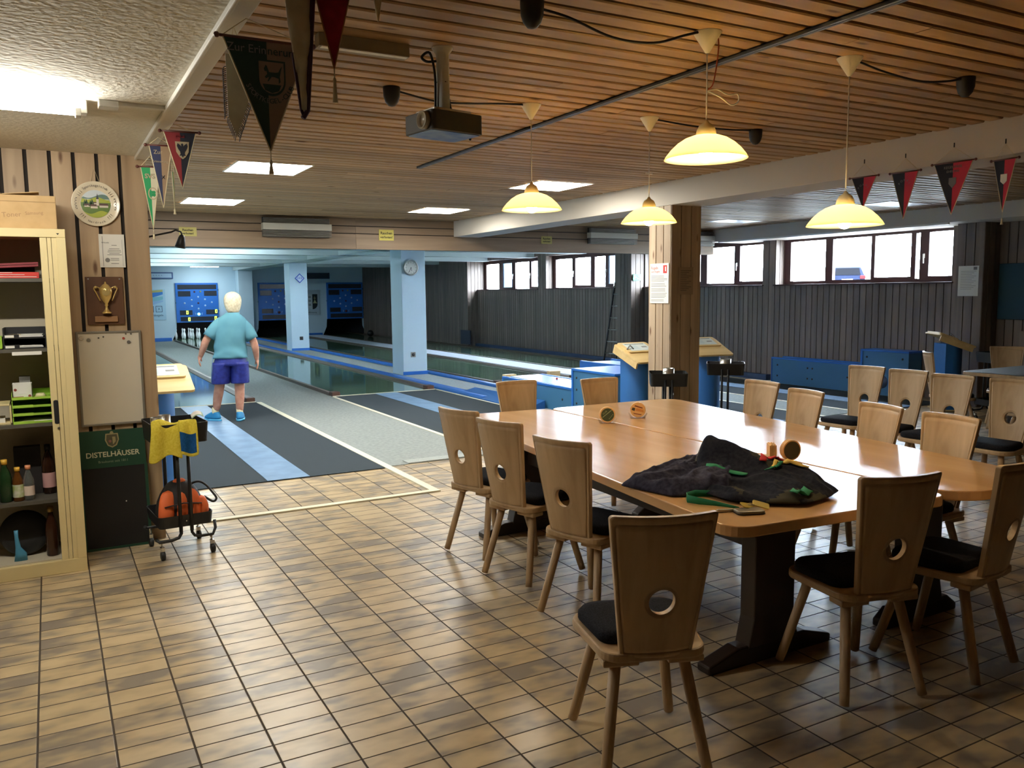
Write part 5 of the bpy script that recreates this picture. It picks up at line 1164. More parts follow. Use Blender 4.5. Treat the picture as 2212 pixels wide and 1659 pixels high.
# ================================================================== FAR END OF THE LANES
M_disp = mat('display_window', lin(44, 48, 58), .25); M_lampoff = mat('lamp_white', lin(178, 204, 240), .35); M_lampred = mat('lamp_dark_red', lin(74, 24, 44), .4); M_lampyel = mat('lamp_yellow', lin(140, 146, 90), .4)
PWD, PHT = 1.46, 1.42
for i, cx in ((1, LC[1]), (2, LC[2]), (3, LC[3])):
    t = thing('score_board', ['', 'blue pin display board with lit digits above the standing pins', 'blue pin display board half hidden behind the far white pillar', 'blue pin display board over the pit of the rightmost lane'][i], 'display', (cx-PWD/2, 32.14, .66+PHT), 0, 'blue pin display boards')
    q = lambda u0, v0, u1, v1, d0, d1, b, m=0: b.box(u0*PWD, -d1, -v1*PHT, u1*PWD, -d0, -v0*PHT, m)
    b = MB(); q(0, 0, 1, 1, -.05, 0, b); b.build('panel', M_blue, t, bevel=.008)
    for u0, v0, u1, v1 in ((.05, .045, .96, .16), (.055, .205, .345, .34), (.665, .2, .965, .33), (.08, .69, .37, .81), (.695, .68, .97, .80), (.09, .855, .97, .965)):
        b = MB(); q(u0, v0, u1, v1, 0, .008, b); b.build('display', M_disp, t)
    for u, v in ((.52, .355), (.365, .43), (.68, .42), (.2, .51), (.84, .495), (.365, .585), (.68, .575), (.52, .655)):
        b = MB(); b.M = Matrix.Translation((u*PWD, -.002, -v*PHT)) @ FRONT; b.lathe([(.034, 0), (.034, .008), (.0, .014)], 14); b.build('pin_lamp', M_lampoff, t)
    for u, v, m in ((.52, .51, M_lampred), (.44, .225, M_lampred), (.58, .22, M_lampyel)):
        b = MB(); b.M = Matrix.Translation((u*PWD, -.002, -v*PHT)) @ FRONT; b.lathe([(.034, 0), (.034, .008), (.0, .014)], 14); b.build('signal_lamp', m, t)
    b = MB(); b.M = Matrix.Translation((.52*PWD, -.004, -.79*PHT)) @ FRONT
    b.lathe([(.05, 0), (.05, .006), (0, .012)], 16, m=1)
    for s in (-1, 1): b.tube([(s*.13, .04, .0), (s*.1, .02, 0), (s*.1, -.01, 0), (s*.125, -.025, 0)], .01, 6, m=0)
    b.build('indicator', [M_lampoff, M_ledc if i == 1 else M_lampred], t)
    if i == 1:
        for u, v in ((.25, .745), (.935, .725), (.29, .92), (.915, .90)):
            b = MB(); b.M = Matrix.Translation((u*PWD, -.011, -v*PHT)) @ FRONT
            w, h, s = .034, .062, .016
            b.box(-w, -h, 0, -w+s, h, .004).box(w-s, -h, 0, w, h, .004).box(-w+s, h-s, 0, w-s, h, .004).box(-w+s, -h, 0, w-s, -h+s, .004); b.build('digit_zero', M_digit, t)
    for s, z in ((0, -.5), (1, -.18), (1, -.72)): MB().box(s*PWD-.015, -.01, z*PHT-.03, s*PWD+.015, .03, z*PHT+.03).build('hinge', M_blued, t)
# nine pins
PCX, PCY = 4.59, 33.15
names = {(0, -2): 'frontmost white pin on the lit lane', (0, 0): 'middle white pin, behind the frontmost', (0, 2): 'rearmost white pin in the middle column', (-1, -1): 'front pin of the pair left of the middle', (-1, 1): 'rear pin of the pair left of the middle', (1, -1): 'front pin of the pair right of the middle', (1, 1): 'rear pin of the pair right of the middle', (-2, 0): 'leftmost white pin, at the edge of the pit', (2, 0): 'rightmost white pin, near the bowler’s arm'}
for (a, c), lab in names.items():
    o = MB().lathe([(.0, 0), (.026, 0), (.034, .03), (.05, .1), (.052, .14), (.042, .2), (.026, .26), (.021, .29), (.028, .32), (.034, .345), (.031, .375), (.018, .395), (.0, .4)], 20).build('bowling_pin', M_pin, None, (PCX+.26*a, PCY+.26*c, .0175)); tag(o, lab, 'pin', 'nine pins standing on the lane')
# signs and posters on the end wall
t = thing('light_sign', 'light box in a dark blue frame, high left on the end wall', 'sign', (3.4, 32.16, 2.345))
MB().box(-.55, -.03, -.115, .55, .04, .115).build('frame', mat('slate_frame', lin(70, 96, 146), .5), t, bevel=.008)
MB().box(-.5, -.034, -.075, .5, -.03, .075).build('face', mat('sign_face', lin(186, 208, 228), .4), t)
b = MB(); b.text('• • • • • •', .14, on_y(-.05, -.0345, 0), 0, .0005); b.build('lettering', mat('sign_letter', lin(140, 164, 196), .5), t)
t = thing('light_sign', 'dark unlit sign box high on the end wall, right of the far white pillar', 'sign', (9.1, 32.16, 2.335))
MB().box(-.55, -.03, -.115, .55, .04, .115).build('frame', mat('dark_slate', lin(36, 56, 84), .5), t, bevel=.008); MB().box(-.5, -.034, -.08, .5, -.03, .08).build('face', mat('dark_face', lin(28, 44, 62), .4), t)
t = thing('poster', 'pale blue poster with yellow and blue sweeps on the end wall', 'poster', (3.3, 32.19, 1.3))
MB().box(-.3, -.008, -.52, .36, 0, .56).build('sheet', mat('poster_blue', lin(172, 206, 226), .6), t)
b = MB()
for k, (z0, z1, m) in enumerate(((.28, .5, 0), (.2, .42, 1), (.02, .26, 2), (-.06, .12, 3))):
    b.add([(-.3, -.0095-.001*k, z0), (.28, -.0095-.001*k, z0+.18), (.28, -.0095-.001*k, z1+.05), (-.3, -.0095-.001*k, z1)], [(0, 1, 2, 3)], m)
b.build('sweeps', [mat('sweep_yellow', lin(190, 186, 120), .6), mat('sweep_blue', lin(60, 130, 210), .6), mat('sweep_teal', lin(130, 190, 206), .6), mat('sweep_pale', lin(150, 186, 222), .6)], t)
b = MB(); b.text('Sportkegeln', .11, on_y(.0, -.013, -.36), 0, .0008)
for x in (-.15, .13): b.box(x-.11, -.013, -.25, x+.11, -.0125, -.23).box(x-.11, -.013, -.05, x+.11, -.0125, -.03).box(x-.11, -.013, -.23, x-.09, -.0125, -.05).box(x+.09, -.013, -.23, x+.11, -.0125, -.05); b.text('X', .15, on_y(x, -.013, -.14), 0, .0008)
b.build('print', mat('poster_ink', lin(80, 100, 130), .7), t)
t = thing('poster', 'white club poster with a coat of arms, right of the far white pillar', 'poster', (8.95, 32.19, 1.33))
MB().box(-.36, -.008, -.5, .28, 0, .46).build('sheet', mat('poster_white', lin(176, 192, 206), .6), t)
shl = lambda x0, x1: [(x0, .32), (x1, .32)]
b = MB(); half = [(.0, .3), (.2, .3), (.2, -.08)]+[(.2*math.cos(a), -.08-.2*math.sin(a)) for a in [PI/2*k/6 for k in range(1, 7)]]
b.prism(half[::-1], -.011, -.009, 'y', 0); b.prism([(-x, z) for x, z in half], -.011, -.009, 'y', 1)
b.box(.085, -.013, -.04, .1, -.011, .22, 2).box(.05, -.013, .14, .135, -.011, .16, 2).box(.02, -.013, -.05, .19, -.011, -.03, 2)
b.add([(.03, -.012, -.03), (.16, -.012, -.03), (.093, -.012, .1)], [(0, 1, 2)], 2)
for z in (.2, .05, -.1): b.box(-.15, -.013, z-.03, -.05, -.011, z-.02, 0).box(-.14, -.013, z-.02, -.12, -.011, z+.03, 0).box(-.09, -.013, z-.02, -.07, -.011, z+.03, 0)
b.text('Luftkreuzung', .07, on_y(-.03, -.0095, -.4), 0, .0006); b.build('coat_of_arms', [mat('arms_black', lin(26, 36, 44), .6), mat('arms_white', lin(190, 200, 206), .6), mat('arms_gold', lin(170, 170, 130), .6)], t)
# on the white pillars
t = thing('wall_clock', 'round silver-framed wall clock on the near white pillar', 'clock', (6.283, 15.487, 2.128))
b = MB(); b.M = Matrix.Rotation(PI/2, 4, 'X'); b.lathe([(.0, 0), (.155, 0), (.157, .02), (.145, .035), (.128, .03), (.126, .02), (0, .02)], 40); b.build('rim', M_steel, t)
b = MB(); b.M = Matrix.Rotation(PI/2, 4, 'X'); b.lathe([(.126, .0215), (0, .0215)], 36, cap=False); b.build('dial', M_paper, t)
b = MB()
for k in range(12):
    a = 2*PI*k/12; b.M = Matrix.Translation((0, -.023, 0)) @ FRONT @ Matrix.Rotation(a, 4, 'Z'); b.box(-.003, .095, 0, .003, .115, .001)
for a, l in ((rad(-168), .07), (rad(156), .1)): b.M = Matrix.Translation((0, -.0245, 0)) @ FRONT @ Matrix.Rotation(a, 4, 'Z'); b.box(-.004, -.012, 0, .004, l, .0012)
b.build('hands', M_inkblk, t)
t = thing('diamond_badge', 'blue diamond-shaped badge on the far white pillar', 'sign', (6.38, 24.187, 2.09))
b = MB(); d = .14; b.prism([(0, -d), (d, 0), (0, d), (-d, 0)][::-1], -.006, 0, 'y', 0); d = .11; b.prism([(0, -d), (d, 0), (0, d), (-d, 0)][::-1], -.009, -.006, 'y', 1); b.text('DKB', .08, on_y(0, -.0095, 0), 0, .0005); b.build('plate', [mat('badge_blue', lin(40, 80, 196), .5), mat('badge_white', lin(206, 222, 240), .5)], t)
for x, y, z, w in ((6.37, 24.2, .36, 'far'), (6.3, 15.5, .41, 'near')):
    t = thing('wall_socket', 'small dark wall socket low on the '+w+' white pillar', 'socket', (x, y-.012, z)); MB().box(-.05, 0, -.05, .05, .012, .05).build('plate', M_grey if w == 'near' else M_blackp, t, bevel=.004)
    b = MB(); b.M = FRONT; b.lathe([(.032, 0), (.03, .004), (0, .004)], 16); b.build('insert', M_blackp, t)
# ladder by the window wall
t = thing('ladder', 'aluminium ladder leaning on the window sill of the lane hall', 'ladder', (11.03, 15.42, 0))
A, Bt = Vector((0, 0, 0)), Vector((.26, 0, 1.72)); lw = lambda u: .235-.05*u
for s in (-1, 1): MB().tube([(A.lerp(Bt, u).x, s*lw(u), A.lerp(Bt, u).z+.02) for u in (0, .5, 1)], .022, 6).build('rail', mat('ladder_dark', lin(70, 70, 74), .45, .5) if s < 0 else bpy.data.materials['ladder_dark'], t); MB().tube([(Bt.x, s*lw(1), 1.7), (Bt.x+.02, s*lw(1), 1.82)], .026, 8).build('rail_tip', M_steel, t)
for k in range(6):
    u = .13+.155*k; p = A.lerp(Bt, u); MB().tube([(p.x, -lw(u), p.z), (p.x, lw(u), p.z)], .014, 8).build('rung', M_steel, t)
# on the lintel
def sign_no(lab, x, z, w, h, dim=False):
    t = thing('sign', lab, 'sign', (x, 11.643, z), 0, 'yellow signs on the lintel'); MB().box(-w/2, -.006, -h/2, w/2, 0, h/2).build('plate', M_yel if not dim else mat('yellow_dull', lin(176, 162, 92), .7) if not bpy.data.materials.get('yellow_dull') else bpy.data.materials['yellow_dull'], t)  # dim: same plate in a duller, darker yellow
    b = MB(); b.text('Rauchen', h*.34, on_y(0, -.0062, h*.17), 0, .0004, bold=.001); b.text('verboten!', h*.31, on_y(0, -.0062, -h*.2), 0, .0004, bold=.001); b.build('lettering', M_inkblk, t)
sign_no('yellow no-smoking sign in the middle of the wooden lintel', 4.358, 2.47, .225, .155); sign_no('pale yellow sign on the lintel behind the clamp spotlight', 1.64, 2.452, .215, .115, True); sign_no('dull yellow sign on the lintel, right of the white beam', 7.08, 2.455, .2, .12, True)
for x, w, lab in ((3.045, .94, 'grey ventilation unit on the lintel, left one'), (8.34, .96, 'pale ventilation unit on the lintel, right of the white beam'), (10.25, .6, 'pale ventilation unit at the right end of the lintel')):
    t = thing('ventilation_unit', lab, 'ventilation unit', (x, 11.64, 2.41), 0, 'ventilation units on the lintel')
    MB().box(-w/2, -.12, .09, w/2, 0, .18).build('cover', mat('vent_cover', lin(190, 184, 168), .5) if not bpy.data.materials.get('vent_cover') else bpy.data.materials['vent_cover'], t, bevel=.004)
    b = MB()
    for k in range(5): b.box(-w/2, -.105, .004+.017*k, w/2, -.03, .012+.017*k)
    for k in range(4): b.box(-w/2+.02, -.1, .19+.017*k, w/2-.02, -.03, .198+.017*k)
    b.build('grille', M_steelg, t); MB().box(-w/2+.01, -.03, 0, w/2-.01, 0, .26).build('back_plate', M_blackp, t)
t = thing('clamp_spotlight', 'small black spotlight on a bent arm at the end of the board wall', 'spotlight', (.603, 6.2, 2.02))
MB().tube([(0, 0, 0), (.07, .03, .02), (.17, .06, .045), (.2, .07, .06), (.235, .08, .05), (.245, .085, .02)], .006, 8).build('arm', M_black, t)
b = MB(); b.M = Matrix.Translation((.24, .085, .01)) @ Matrix.Rotation(rad(12), 4, 'Y'); b.lathe([(.0, .02), (.014, .018), (.022, .0), (.036, -.07), (.032, -.072), (.02, -.01)], 20); b.build('lamp_head', M_blackp, t)
MB().box(-.003, -.02, -.03, .006, .02, .03).build('wall_clamp', M_black, t)
# exit sign, notices
t = thing('exit_sign', 'green emergency exit sign with a running figure and arrow on light boards', 'sign', (11.13, 14.578, 1.915))
MB().box(-.1, -.01, -.07, .1, 0, .07).build('plate', mat('exit_green', lin(72, 156, 120), .5), t)
b = MB(); b.box(-.08, -.0125, -.045, -.05, -.0115, .045).box(-.045, -.0125, -.006, .005, -.0115, .006); b.ball((.055, -.0115, .04), .011, 8, 0, (1, .1, 1))
for p in ([(.05, .028), (.035, -.005)], [(.035, -.005), (.055, -.03), (.06, -.055)], [(.035, -.005), (.02, -.03), (-.002, -.03)], [(.048, .022), (.075, .005)], [(.048, .022), (.022, .015)]): b.tube([(x, -.0115, z) for x, z in p], .006, 5)
b.build('pictogram', M_paper, t)
t = thing('notice', 'white notice with a red heading on the lit side of the timber pillar', 'notice', (5.438, 6.742, 1.7))
MB().box(-.004, -.147, -.2, 0, .147, .2).build('sheet', M_paper, t)
b = MB(); b.text('Regeln', .042, on_x(-.0046, .075, .155) , 0, .0003); b.text('zum Kegeln', .03, on_x(-.0046, .062, .118), 0, .0003)
b.box(-.0046, -.12, .1, -.004, -.06, .18, 0).box(-.0048, -.105, .12, -.0046, -.09, .165, 2)
random.seed(2)
z = .075
for k in range(17):
    if k in (5, 8, 11, 15): z -= .009
    b.box(-.0046, -.13+random.uniform(0, .06), z-.003, -.004, .13, z+.002, 1); z -= .0135
b.build('print', [mat('notice_red', lin(196, 60, 60), .7), M_grey, M_paper], t)
t = thing('notice', 'dim paper sheet on the shaded front of the timber pillar', 'notice', (5.628, 6.566, 1.722)); MB().box(-.095, -.003, -.137, .095, 0, .137).build('sheet', mat('shaded_paper', lin(150, 130, 108), .9), t)  # brownish sheet colour has the shade of the unlit face painted in
b = MB()
for k in range(12): b.box(-.07, -.0035, .1-.018*k, .07-.03*(k % 3), -.003, .104-.018*k)
b.build('print', M_ink, t)
t = thing('notice', 'pale paper notice on the shaded boards right of the last window', 'notice', (10.998, 7.03, 1.712)); MB().box(-.004, -.145, -.205, 0, .145, .205).build('sheet', M_paper, t)
b = MB()
for k in range(12): b.box(-.0046, -.11+.03*(k % 3), .13-.022*k, -.004, .11, .134-.022*k)
b.box(-.0046, -.12, .15, -.004, -.07, .19); b.build('print', M_grey, t)
t = thing('wall_panel', 'dark teal board hanging in the shaded corner at the right edge', 'board', (11.33, 6.35, 1.565)); MB().box(-.02, -.45, -.375, .02, .45, .375).build('panel', mat('teal_board', lin(30, 74, 92), .6), t, bevel=.006)
tag(MB().box(10.96, 22.45, .08, 10.998, 23.1, .5).build('wall_hatch', mat('navy_hatch', lin(40, 48, 66), .6)), 'small navy hatch low on the boards where the wall steps back', 'hatch')
o = tag(MB().ball((0, 0, 0), .12, 20).build('bowling_ball', M_blackp, None, (10.6, 30.3, .138)), 'black ball lying at the far right end of the lanes', 'ball')

# ================================================================== THE CAR OUTSIDE
t = thing('car', 'rear end of a dark blue parked car seen through the largest window', 'car', (36.0, 29.5, 1.34), rad(-50.5))
b = MB(); prof = [(-.02, .28), (.0, .62), (.08, .92), (.42, 1.38), (.9, 1.45), (2.0, 1.42), (2.8, .95), (3.9, .78), (4.1, .45), (4.05, .22), (.1, .2)]
v = []; f = []
for s in (-1, 1):
    for y, z in prof: v.append((s*(.87 if z < .95 else .87-.28*(z-.95)/.5), y, z))
n = len(prof); f = [tuple(range(n)), tuple(range(2*n-1, n-1, -1))]+[(i, n+i, n+(i+1) % n, (i+1) % n) for i in range(n)]
b.add(v, f); b.build('body', mat('car_blue', (.002, .004, .014, 1), .8, 0., .1), t, bevel=.06, seg=3)
MB().add([(-.62, .1, .98), (.62, .1, .98), (.55, .36, 1.34), (-.55, .36, 1.34)], [(0, 1, 2, 3)]).build('rear_window', mat('car_glass', (.001, .001, .002, 1), .8, 0., .05), t, (0, -.012, .004))
MB().box(-.26, -.03, .66, .26, -.012, .78).build('number_plate', M_paper, t)
MB().box(-.85, -.07, .3, .85, .05, .52).build('bumper', mat('car_bumper', (.003, .006, .02, 1), .8, 0., .1), t, bevel=.03)
for s in (-1, 1):
    MB().box(s*.6, -.0, .78, s*.86, .09, .95).build('tail_light', mat('tail_red', (.06, .003, .004, 1), .7, 0., .1) if s < 0 else bpy.data.materials['tail_red'], t, bevel=.02)
    for y in (.75, 3.3):
        b = MB(); b.M = Matrix.Translation((s*.8, y, .31)) @ Matrix.Rotation(PI/2, 4, 'Y'); b.lathe([(.2, -.09), (.31, -.08), (.31, .08), (.2, .09)], 24); b.build('wheel', M_blackp, t)

# ================================================================== THE MAN
t = thing('person', 'white-haired man in a teal T-shirt and blue shorts, seen from behind on the bowling approach', 'person', (1.98, 11.12, .012), rad(-10))
M_skin = noisy('skin', lin(182, 126, 104), lin(198, 146, 122), 18, .6, spec=.3)
def skin(name, nodes, edges, root, m, parent, sub=2):
    me = bpy.data.meshes.new(name); k = list(nodes); me.from_pydata([nodes[i][0] for i in k], [(k.index(a), k.index(b_)) for a, b_ in edges], []); me.update()
    ob = bpy.data.objects.new(name, me); COL.objects.link(ob); md = ob.modifiers.new('skin', 'SKIN'); md.use_smooth_shade = True
    for i, key in enumerate(k):
        s = me.skin_vertices[0].data[i]; r = nodes[key][1]; s.radius = r if hasattr(r, '__len__') else (r, r); s.use_root = key == root
    ob.modifiers.new('sub', 'SUBSURF').levels = sub
    dg = bpy.context.evaluated_depsgraph_get(); m2 = bpy.data.meshes.new_from_object(ob.evaluated_get(dg)); bpy.data.objects.remove(ob)
    m2.materials.clear(); m2.materials.append(m); m2.polygons.foreach_set('use_smooth', [True]*len(m2.polygons)); o = bpy.data.objects.new(name, m2); COL.objects.link(o); o.parent = parent; return o
N = {'pel': ((.02, 0, .84), (.12, .09)), 'bel': ((.03, .0, 1.0), (.12, .085)), 'che': ((.055, .03, 1.18), (.12, .07)), 'nk0': ((.065, .045, 1.32), (.06, .05)), 'nk1': ((.075, .06, 1.42), (.056, .058)), 'hd0': ((.08, .085, 1.49), (.07, .082)), 'hd1': ((.082, .09, 1.555), (.074, .09)), 'hd2': ((.083, .088, 1.61), (.05, .06)),
     'lsh': ((-.11, .03, 1.27), .05), 'lel': ((-.262, -.02, 1.05), .052), 'lfa': ((-.295, .01, .96), .05), 'lwr': ((-.335, .05, .86), (.026, .03)), 'lpa': ((-.352, .065, .815), (.018, .036)),
     'rsh': ((.222, .03, 1.255), .05), 'rel': ((.322, -.02, 1.0), .052), 'rfa': ((.336, .0, .91), .05), 'rwr': ((.345, .04, .8), (.026, .03)), 'rpa': ((.352, .055, .752), (.018, .036)),
     'lhi': ((-.075, .0, .8), .095), 'lkn': ((-.125, .04, .46), .066), 'lca': ((-.15, .055, .33), .066), 'lan': ((-.185, .08, .115), .044), 'rhi': ((.115, .0, .8), .095), 'rkn': ((.118, .02, .45), .067), 'rca': ((.115, .0, .32), .066), 'ran': ((.105, -.005, .1), .044)}
Ed = [('pel', 'bel'), ('bel', 'che'), ('che', 'nk0'), ('nk0', 'nk1'), ('nk1', 'hd0'), ('hd0', 'hd1'), ('hd1', 'hd2'), ('che', 'lsh'), ('lsh', 'lel'), ('lel', 'lfa'), ('lfa', 'lwr'), ('lwr', 'lpa'), ('che', 'rsh'), ('rsh', 'rel'), ('rel', 'rfa'), ('rfa', 'rwr'), ('rwr', 'rpa'), ('pel', 'lhi'), ('lhi', 'lkn'), ('lkn', 'lca'), ('lca', 'lan'), ('pel', 'rhi'), ('rhi', 'rkn'), ('rkn', 'rca'), ('rca', 'ran')]
for p, s in (('l', -1), ('r', 1)):
    w = Vector(N[p+'pa'][0])
    for i, (dy, ln) in enumerate(((-.027, .07), (-.009, .082), (.009, .078), (.026, .062))):
        a, b1, c1 = w+Vector((s*.004, dy, -.022)), w+Vector((s*.006, dy*1.15, -.022-ln*.5)), w+Vector((-s*.012, dy*1.15+.006, -.022-ln))
        for q, (pt, r) in enumerate(((a, .0098), (b1, .0092), (c1, .0075))): N['%sf%d%d' % (p, i, q)] = (tuple(pt), r)
        Ed += [(p+'pa', '%sf%d0' % (p, i)), ('%sf%d0' % (p, i), '%sf%d1' % (p, i)), ('%sf%d1' % (p, i), '%sf%d2' % (p, i))]
    th = [w+Vector((-s*.006, .035, .012)), w+Vector((-s*.016, .058, -.015)), w+Vector((-s*.022, .062, -.045))]
    for q, pt in enumerate(th): N['%st%d' % (p, q)] = (tuple(pt), (.013, .012, .009)[q])
    Ed += [(p+'wr', p+'t0'), (p+'t0', p+'t1'), (p+'t1', p+'t2')]
body = skin('body', N, Ed, 'pel', M_skin, t)
b = MB()
for s in (-1, 1): b.M = Matrix.Translation((.082+s*.079, .082, 1.525)) @ Matrix.Rotation(s*.3, 4, 'Z'); b.ball((0, 0, 0), .03, 10, 0, (.35, .6, 1))
b.M = Matrix(); b.ball((.083, .178, 1.515), .016, 8, 0, (.8, 1.2, 1.3)); b.ball((.083, .168, 1.46), .02, 8, 0, (1.3, .5, .4)); b.build('ears_and_face', M_skin, t)
b = MB()
for s in (-1, 1): b.ball((.083+s*.03, .168, 1.54), .011, 8)
b.build('eyes', M_paper, t)
# hair: full white cap over crown, sides and nape
b = MB(); hs = []
for z, rx, ry, oy in ((1.385, .06, .05, .045), (1.41, .078, .068, .055), (1.45, .094, .088, .066), (1.5, .106, .104, .072), (1.55, .112, .112, .076), (1.595, .104, .106, .08), (1.63, .08, .082, .082), (1.65, .048, .05, .084), (1.66, .02, .022, .085)): hs.append(((.082, oy, z), rx, ry))
b.loft(hs, 28)
b.v = [(x+.01*noise.noise(Vector((x*30, y*30, z*22))), y+.006*noise.noise(Vector((x*30+5, y*30, z*30))) if y < .1 else min(y, .13), z+.004*noise.noise(Vector((x*40, y*40, z*20+9)))) for x, y, z in b.v]
b.build('hair', noisy('white_hair', lin(196, 182, 152), lin(222, 210, 182), 34, .8, bump=.6), t, sub=1)
M_tee = noisy('teal_cotton', lin(86, 134, 150), lin(92, 142, 156), 6, .9, spec=.15)
b = MB(); secs = []
for z, cx, rx, ry in ((.815, .025, .218, .168), (.86, .024, .212, .16), (.9, .026, .2, .148), (.95, .03, .197, .148), (1.0, .034, .197, .15), (1.06, .04, .2, .15), (1.12, .046, .205, .148), (1.18, .05, .21, .142), (1.235, .054, .212, .134), (1.275, .056, .2, .128), (1.31, .06, .18, .118), (1.342, .066, .14, .1), (1.37, .07, .098, .085), (1.395, .073, .075, .075)): secs.append(((cx, .01+.03*(z-.8), z), rx, ry))
b.loft(secs, 40, caps=False)
def sleeve(pts, rr):
    P = [Vector(p) for p in pts]; S = []
    for i, p in enumerate(P):
        d = (P[min(i+1, len(P)-1)]-P[max(i-1, 0)]).normalized(); S.append((p, rr[i][0], rr[i][1], 0, d.to_track_quat('Z', 'Y').to_matrix()))
    b.loft(S, 20, caps=False)
sleeve([(-.04, .035, 1.27), (-.1, .03, 1.235), (-.165, .012, 1.165), (-.225, -.005, 1.085)], [(.07, .085), (.085, .092), (.082, .085), (.078, .078)])
sleeve([(.14, .035, 1.265), (.2, .03, 1.23), (.26, .012, 1.14), (.308, -.005, 1.045)], [(.07, .085), (.085, .092), (.082, .085), (.078, .078)])
def wr(p):
    x, y, z = p
    k = max(0, min(1, (1.2-z)/.3)); w = .010*k*math.sin(z*95+4*math.sin(x*9+1.5))+.014*noise.noise(Vector((x*7, y*7, z*13)))
    r = Vector((x-.04, y-.02, 0)); r = r.normalized() if r.length else r
    return (x+r.x*w, y+r.y*w, z)
b.v = [wr(p) for p in b.v]
o = b.build('t_shirt', M_tee, t, sub=1); so = o.modifiers.new('thick', 'SOLIDIFY'); so.thickness = .006
M_shorts = noisy('royal_blue_nylon', lin(32, 40, 120), lin(44, 54, 142), 24, .55, spec=.4)
b = MB(); b.loft([((.02, .0, .9), .165, .115), ((.02, 0, .84), .18, .13), ((.02, 0, .78), .2, .146), ((.02, .0, .72), .21, .15)], 36, caps=False)
for s, hx, kx in ((-1, -.085, -.112), (1, .125, .125)):
    b.loft([((hx, .0, .76), .118, .145), ((hx, .005, .7), .118, .138), ((hx*.5+kx*.5, .012, .6), .118, .13), ((kx, .02, .5), .12, .125), ((kx, .02, .488), .116, .12)], 28, caps=False)
b.v = [(x+.008*noise.noise(Vector((x*12, y*12, z*8))), y+.012*noise.noise(Vector((x*10+3, y*10, z*9))), z) for x, y, z in b.v]
o = b.build('shorts', M_shorts, t, sub=1); so = o.modifiers.new('thick', 'SOLIDIFY'); so.thickness = .005
for x, x2 in ((-.192, -.21), (.228, .232)): MB().tube([(x, -.03, .83), (x2, -.03, .7), (x2+(-.012 if x < 0 else .008), -.02, .5)], .005, 6).build('side_stripe', M_lblue, t)
M_sock = mat('cream_sock', lin(206, 196, 160), .9); M_shoe = mat('blue_shoe', lin(34, 126, 176), .6); M_shoe2 = mat('blue_shoe_light', lin(84, 172, 214), .5)
for x, y, rz, pit_ in ((-.195, .085, .75, .12), (.105, -.005, -.15, 0)):
    MB().tube([(x+(.006 if x < 0 else 0), y, .17), (x, y, .1), (x, y, .06)], [.043, .042, .044], 16).build('sock', M_sock, t)
    b = MB(); b.M = Matrix.Translation((x, y, .002)) @ Matrix.Rotation(rz, 4, 'Z')
    b.loft([((0, .05, .02), .05, .15), ((0, .05, .045), .05, .15), ((0, .03, .075), .046, .115), ((0, .005, .1), .042, .075), ((0, -.005, .118), .04, .056)], 24); sh = b.build('shoe', M_shoe, t, sub=1)
    b = MB(); b.M = Matrix.Translation((x, y, .0)) @ Matrix.Rotation(rz, 4, 'Z'); b.loft([((0, .05, .0), .052, .152), ((0, .05, .026), .054, .156)], 24); b.build('sole', M_shoe2, sh)
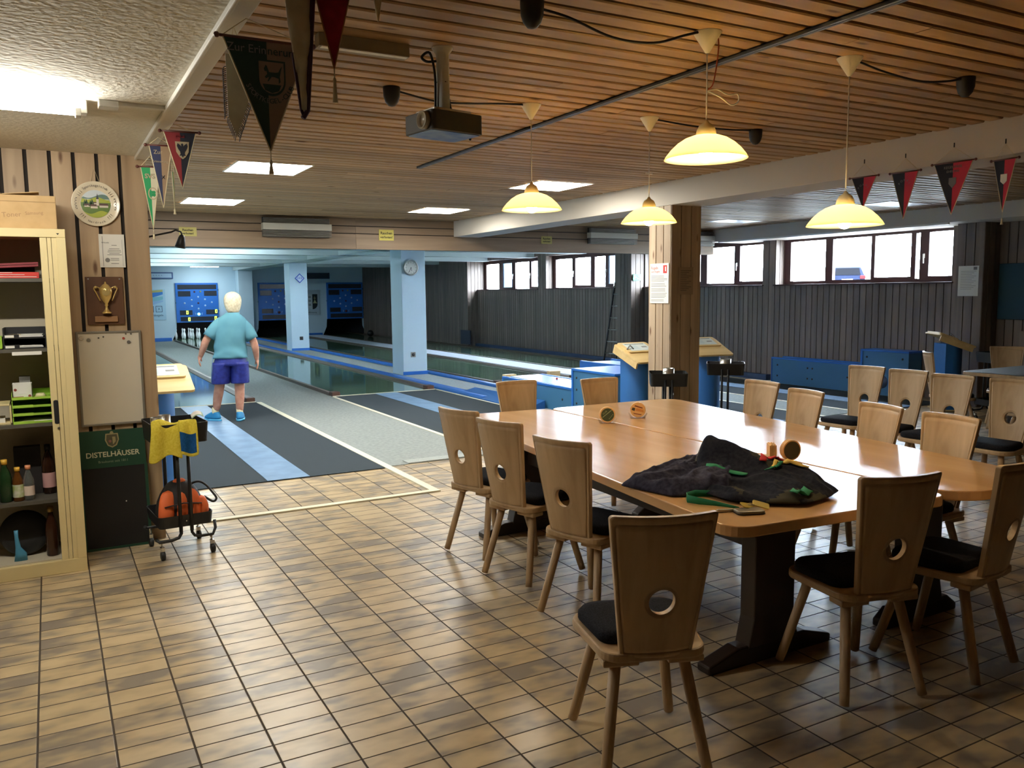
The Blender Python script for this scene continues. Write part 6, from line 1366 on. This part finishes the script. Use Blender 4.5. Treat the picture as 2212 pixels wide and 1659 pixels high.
# ================================================================== LIGHT AND CAMERA
# fluorescent tubes of the lane hall, between the cross beams over the two left lanes and at the pit
for i, (x, y, lab) in enumerate([(3.3, 18.25, 'second lane-hall tube light, between cross beams'), (3.3, 20.8, 'third lane-hall tube light, between cross beams'), (3.3, 23.5, 'fourth lane-hall tube light, between cross beams'), (3.3, 26.3, 'fifth lane-hall tube light, between cross beams')]):
    t = thing('lane_tube_light', lab, 'ceiling light', (x, y, 2.74), 0, 'tube lights of the lane hall')
    MB().box(-.75, -.05, -.05, .75, .05, 0).build('housing', M_white, t); MB().tube([(-.7, 0, -.065), (.7, 0, -.065)], .014, 10).build('tube', M_lanetube, t)
t = thing('lane_tube_light', 'bright light fitting over the pins of the lit lane, below the ceiling', 'ceiling light', (4.86, 31.0, 2.645), 0, 'tube lights of the lane hall')
MB().box(-.5, -.07, 0, .5, .07, .08).build('housing', M_white, t); MB().box(-.46, -.06, -.03, .46, .06, 0).build('diffuser', emat('pin_light', (.8, .95, 1, 1), 22), t)
t = thing('pin_deck_lamp', 'lamp hidden behind the lit display, shining down on the standing pins', 'lamp', (4.6, 32.5, .85), 0)
MB().box(-.6, -.04, -.01, .6, .04, 0).build('housing', M_white, t); MB().tube([(-.55, 0, -.03), (.55, 0, -.03)], .014, 10).build('tube', M_pitlamp, t)
sc = bpy.context.scene
w = bpy.data.worlds.new('sky'); sc.world = w; w.use_nodes = True
n, l = w.node_tree.nodes, w.node_tree.links
bg = n['Background']; bg.inputs['Color'].default_value = (.72, .86, 1., 1); bg.inputs['Strength'].default_value = 22.
cam = bpy.data.cameras.new('camera'); co = bpy.data.objects.new('camera', cam); COL.objects.link(co)
Rc = ((0.8751552206271478, -0.4837264163074356, -0.01058744423427335), (-0.062095291168017513, -0.0905876106983223, -0.9939507329856588), (0.47984113477671697, 0.8705186034510317, -0.1093153530930483))
right, down, fwd = Vector(Rc[0]), Vector(Rc[1]), Vector(Rc[2])
m = Matrix((right, -down, -fwd)).transposed().to_4x4(); m.translation = (0, 0, 1.627); co.matrix_world = m
cam.sensor_fit = 'HORIZONTAL'; cam.sensor_width = 36.; cam.lens = 1803.6*36/2212; cam.clip_start = .05; cam.clip_end = 300
sc.camera = co
vs = sc.view_settings; sc.display_settings.display_device = 'sRGB'; vs.view_transform = 'Standard'; vs.look = 'None'; vs.exposure = 2.0; vs.gamma = 1.; vs.use_curve_mapping = False
cy = sc.cycles; cy.use_denoising = True; cy.max_bounces = 7; cy.diffuse_bounces = 4; cy.glossy_bounces = 3; cy.adaptive_threshold = .02; cy.transmission_bounces = 6; cy.transparent_max_bounces = 12; cy.caustics_reflective = False; cy.caustics_refractive = False; cy.sample_clamp_indirect = 6.; cy.use_light_tree = True
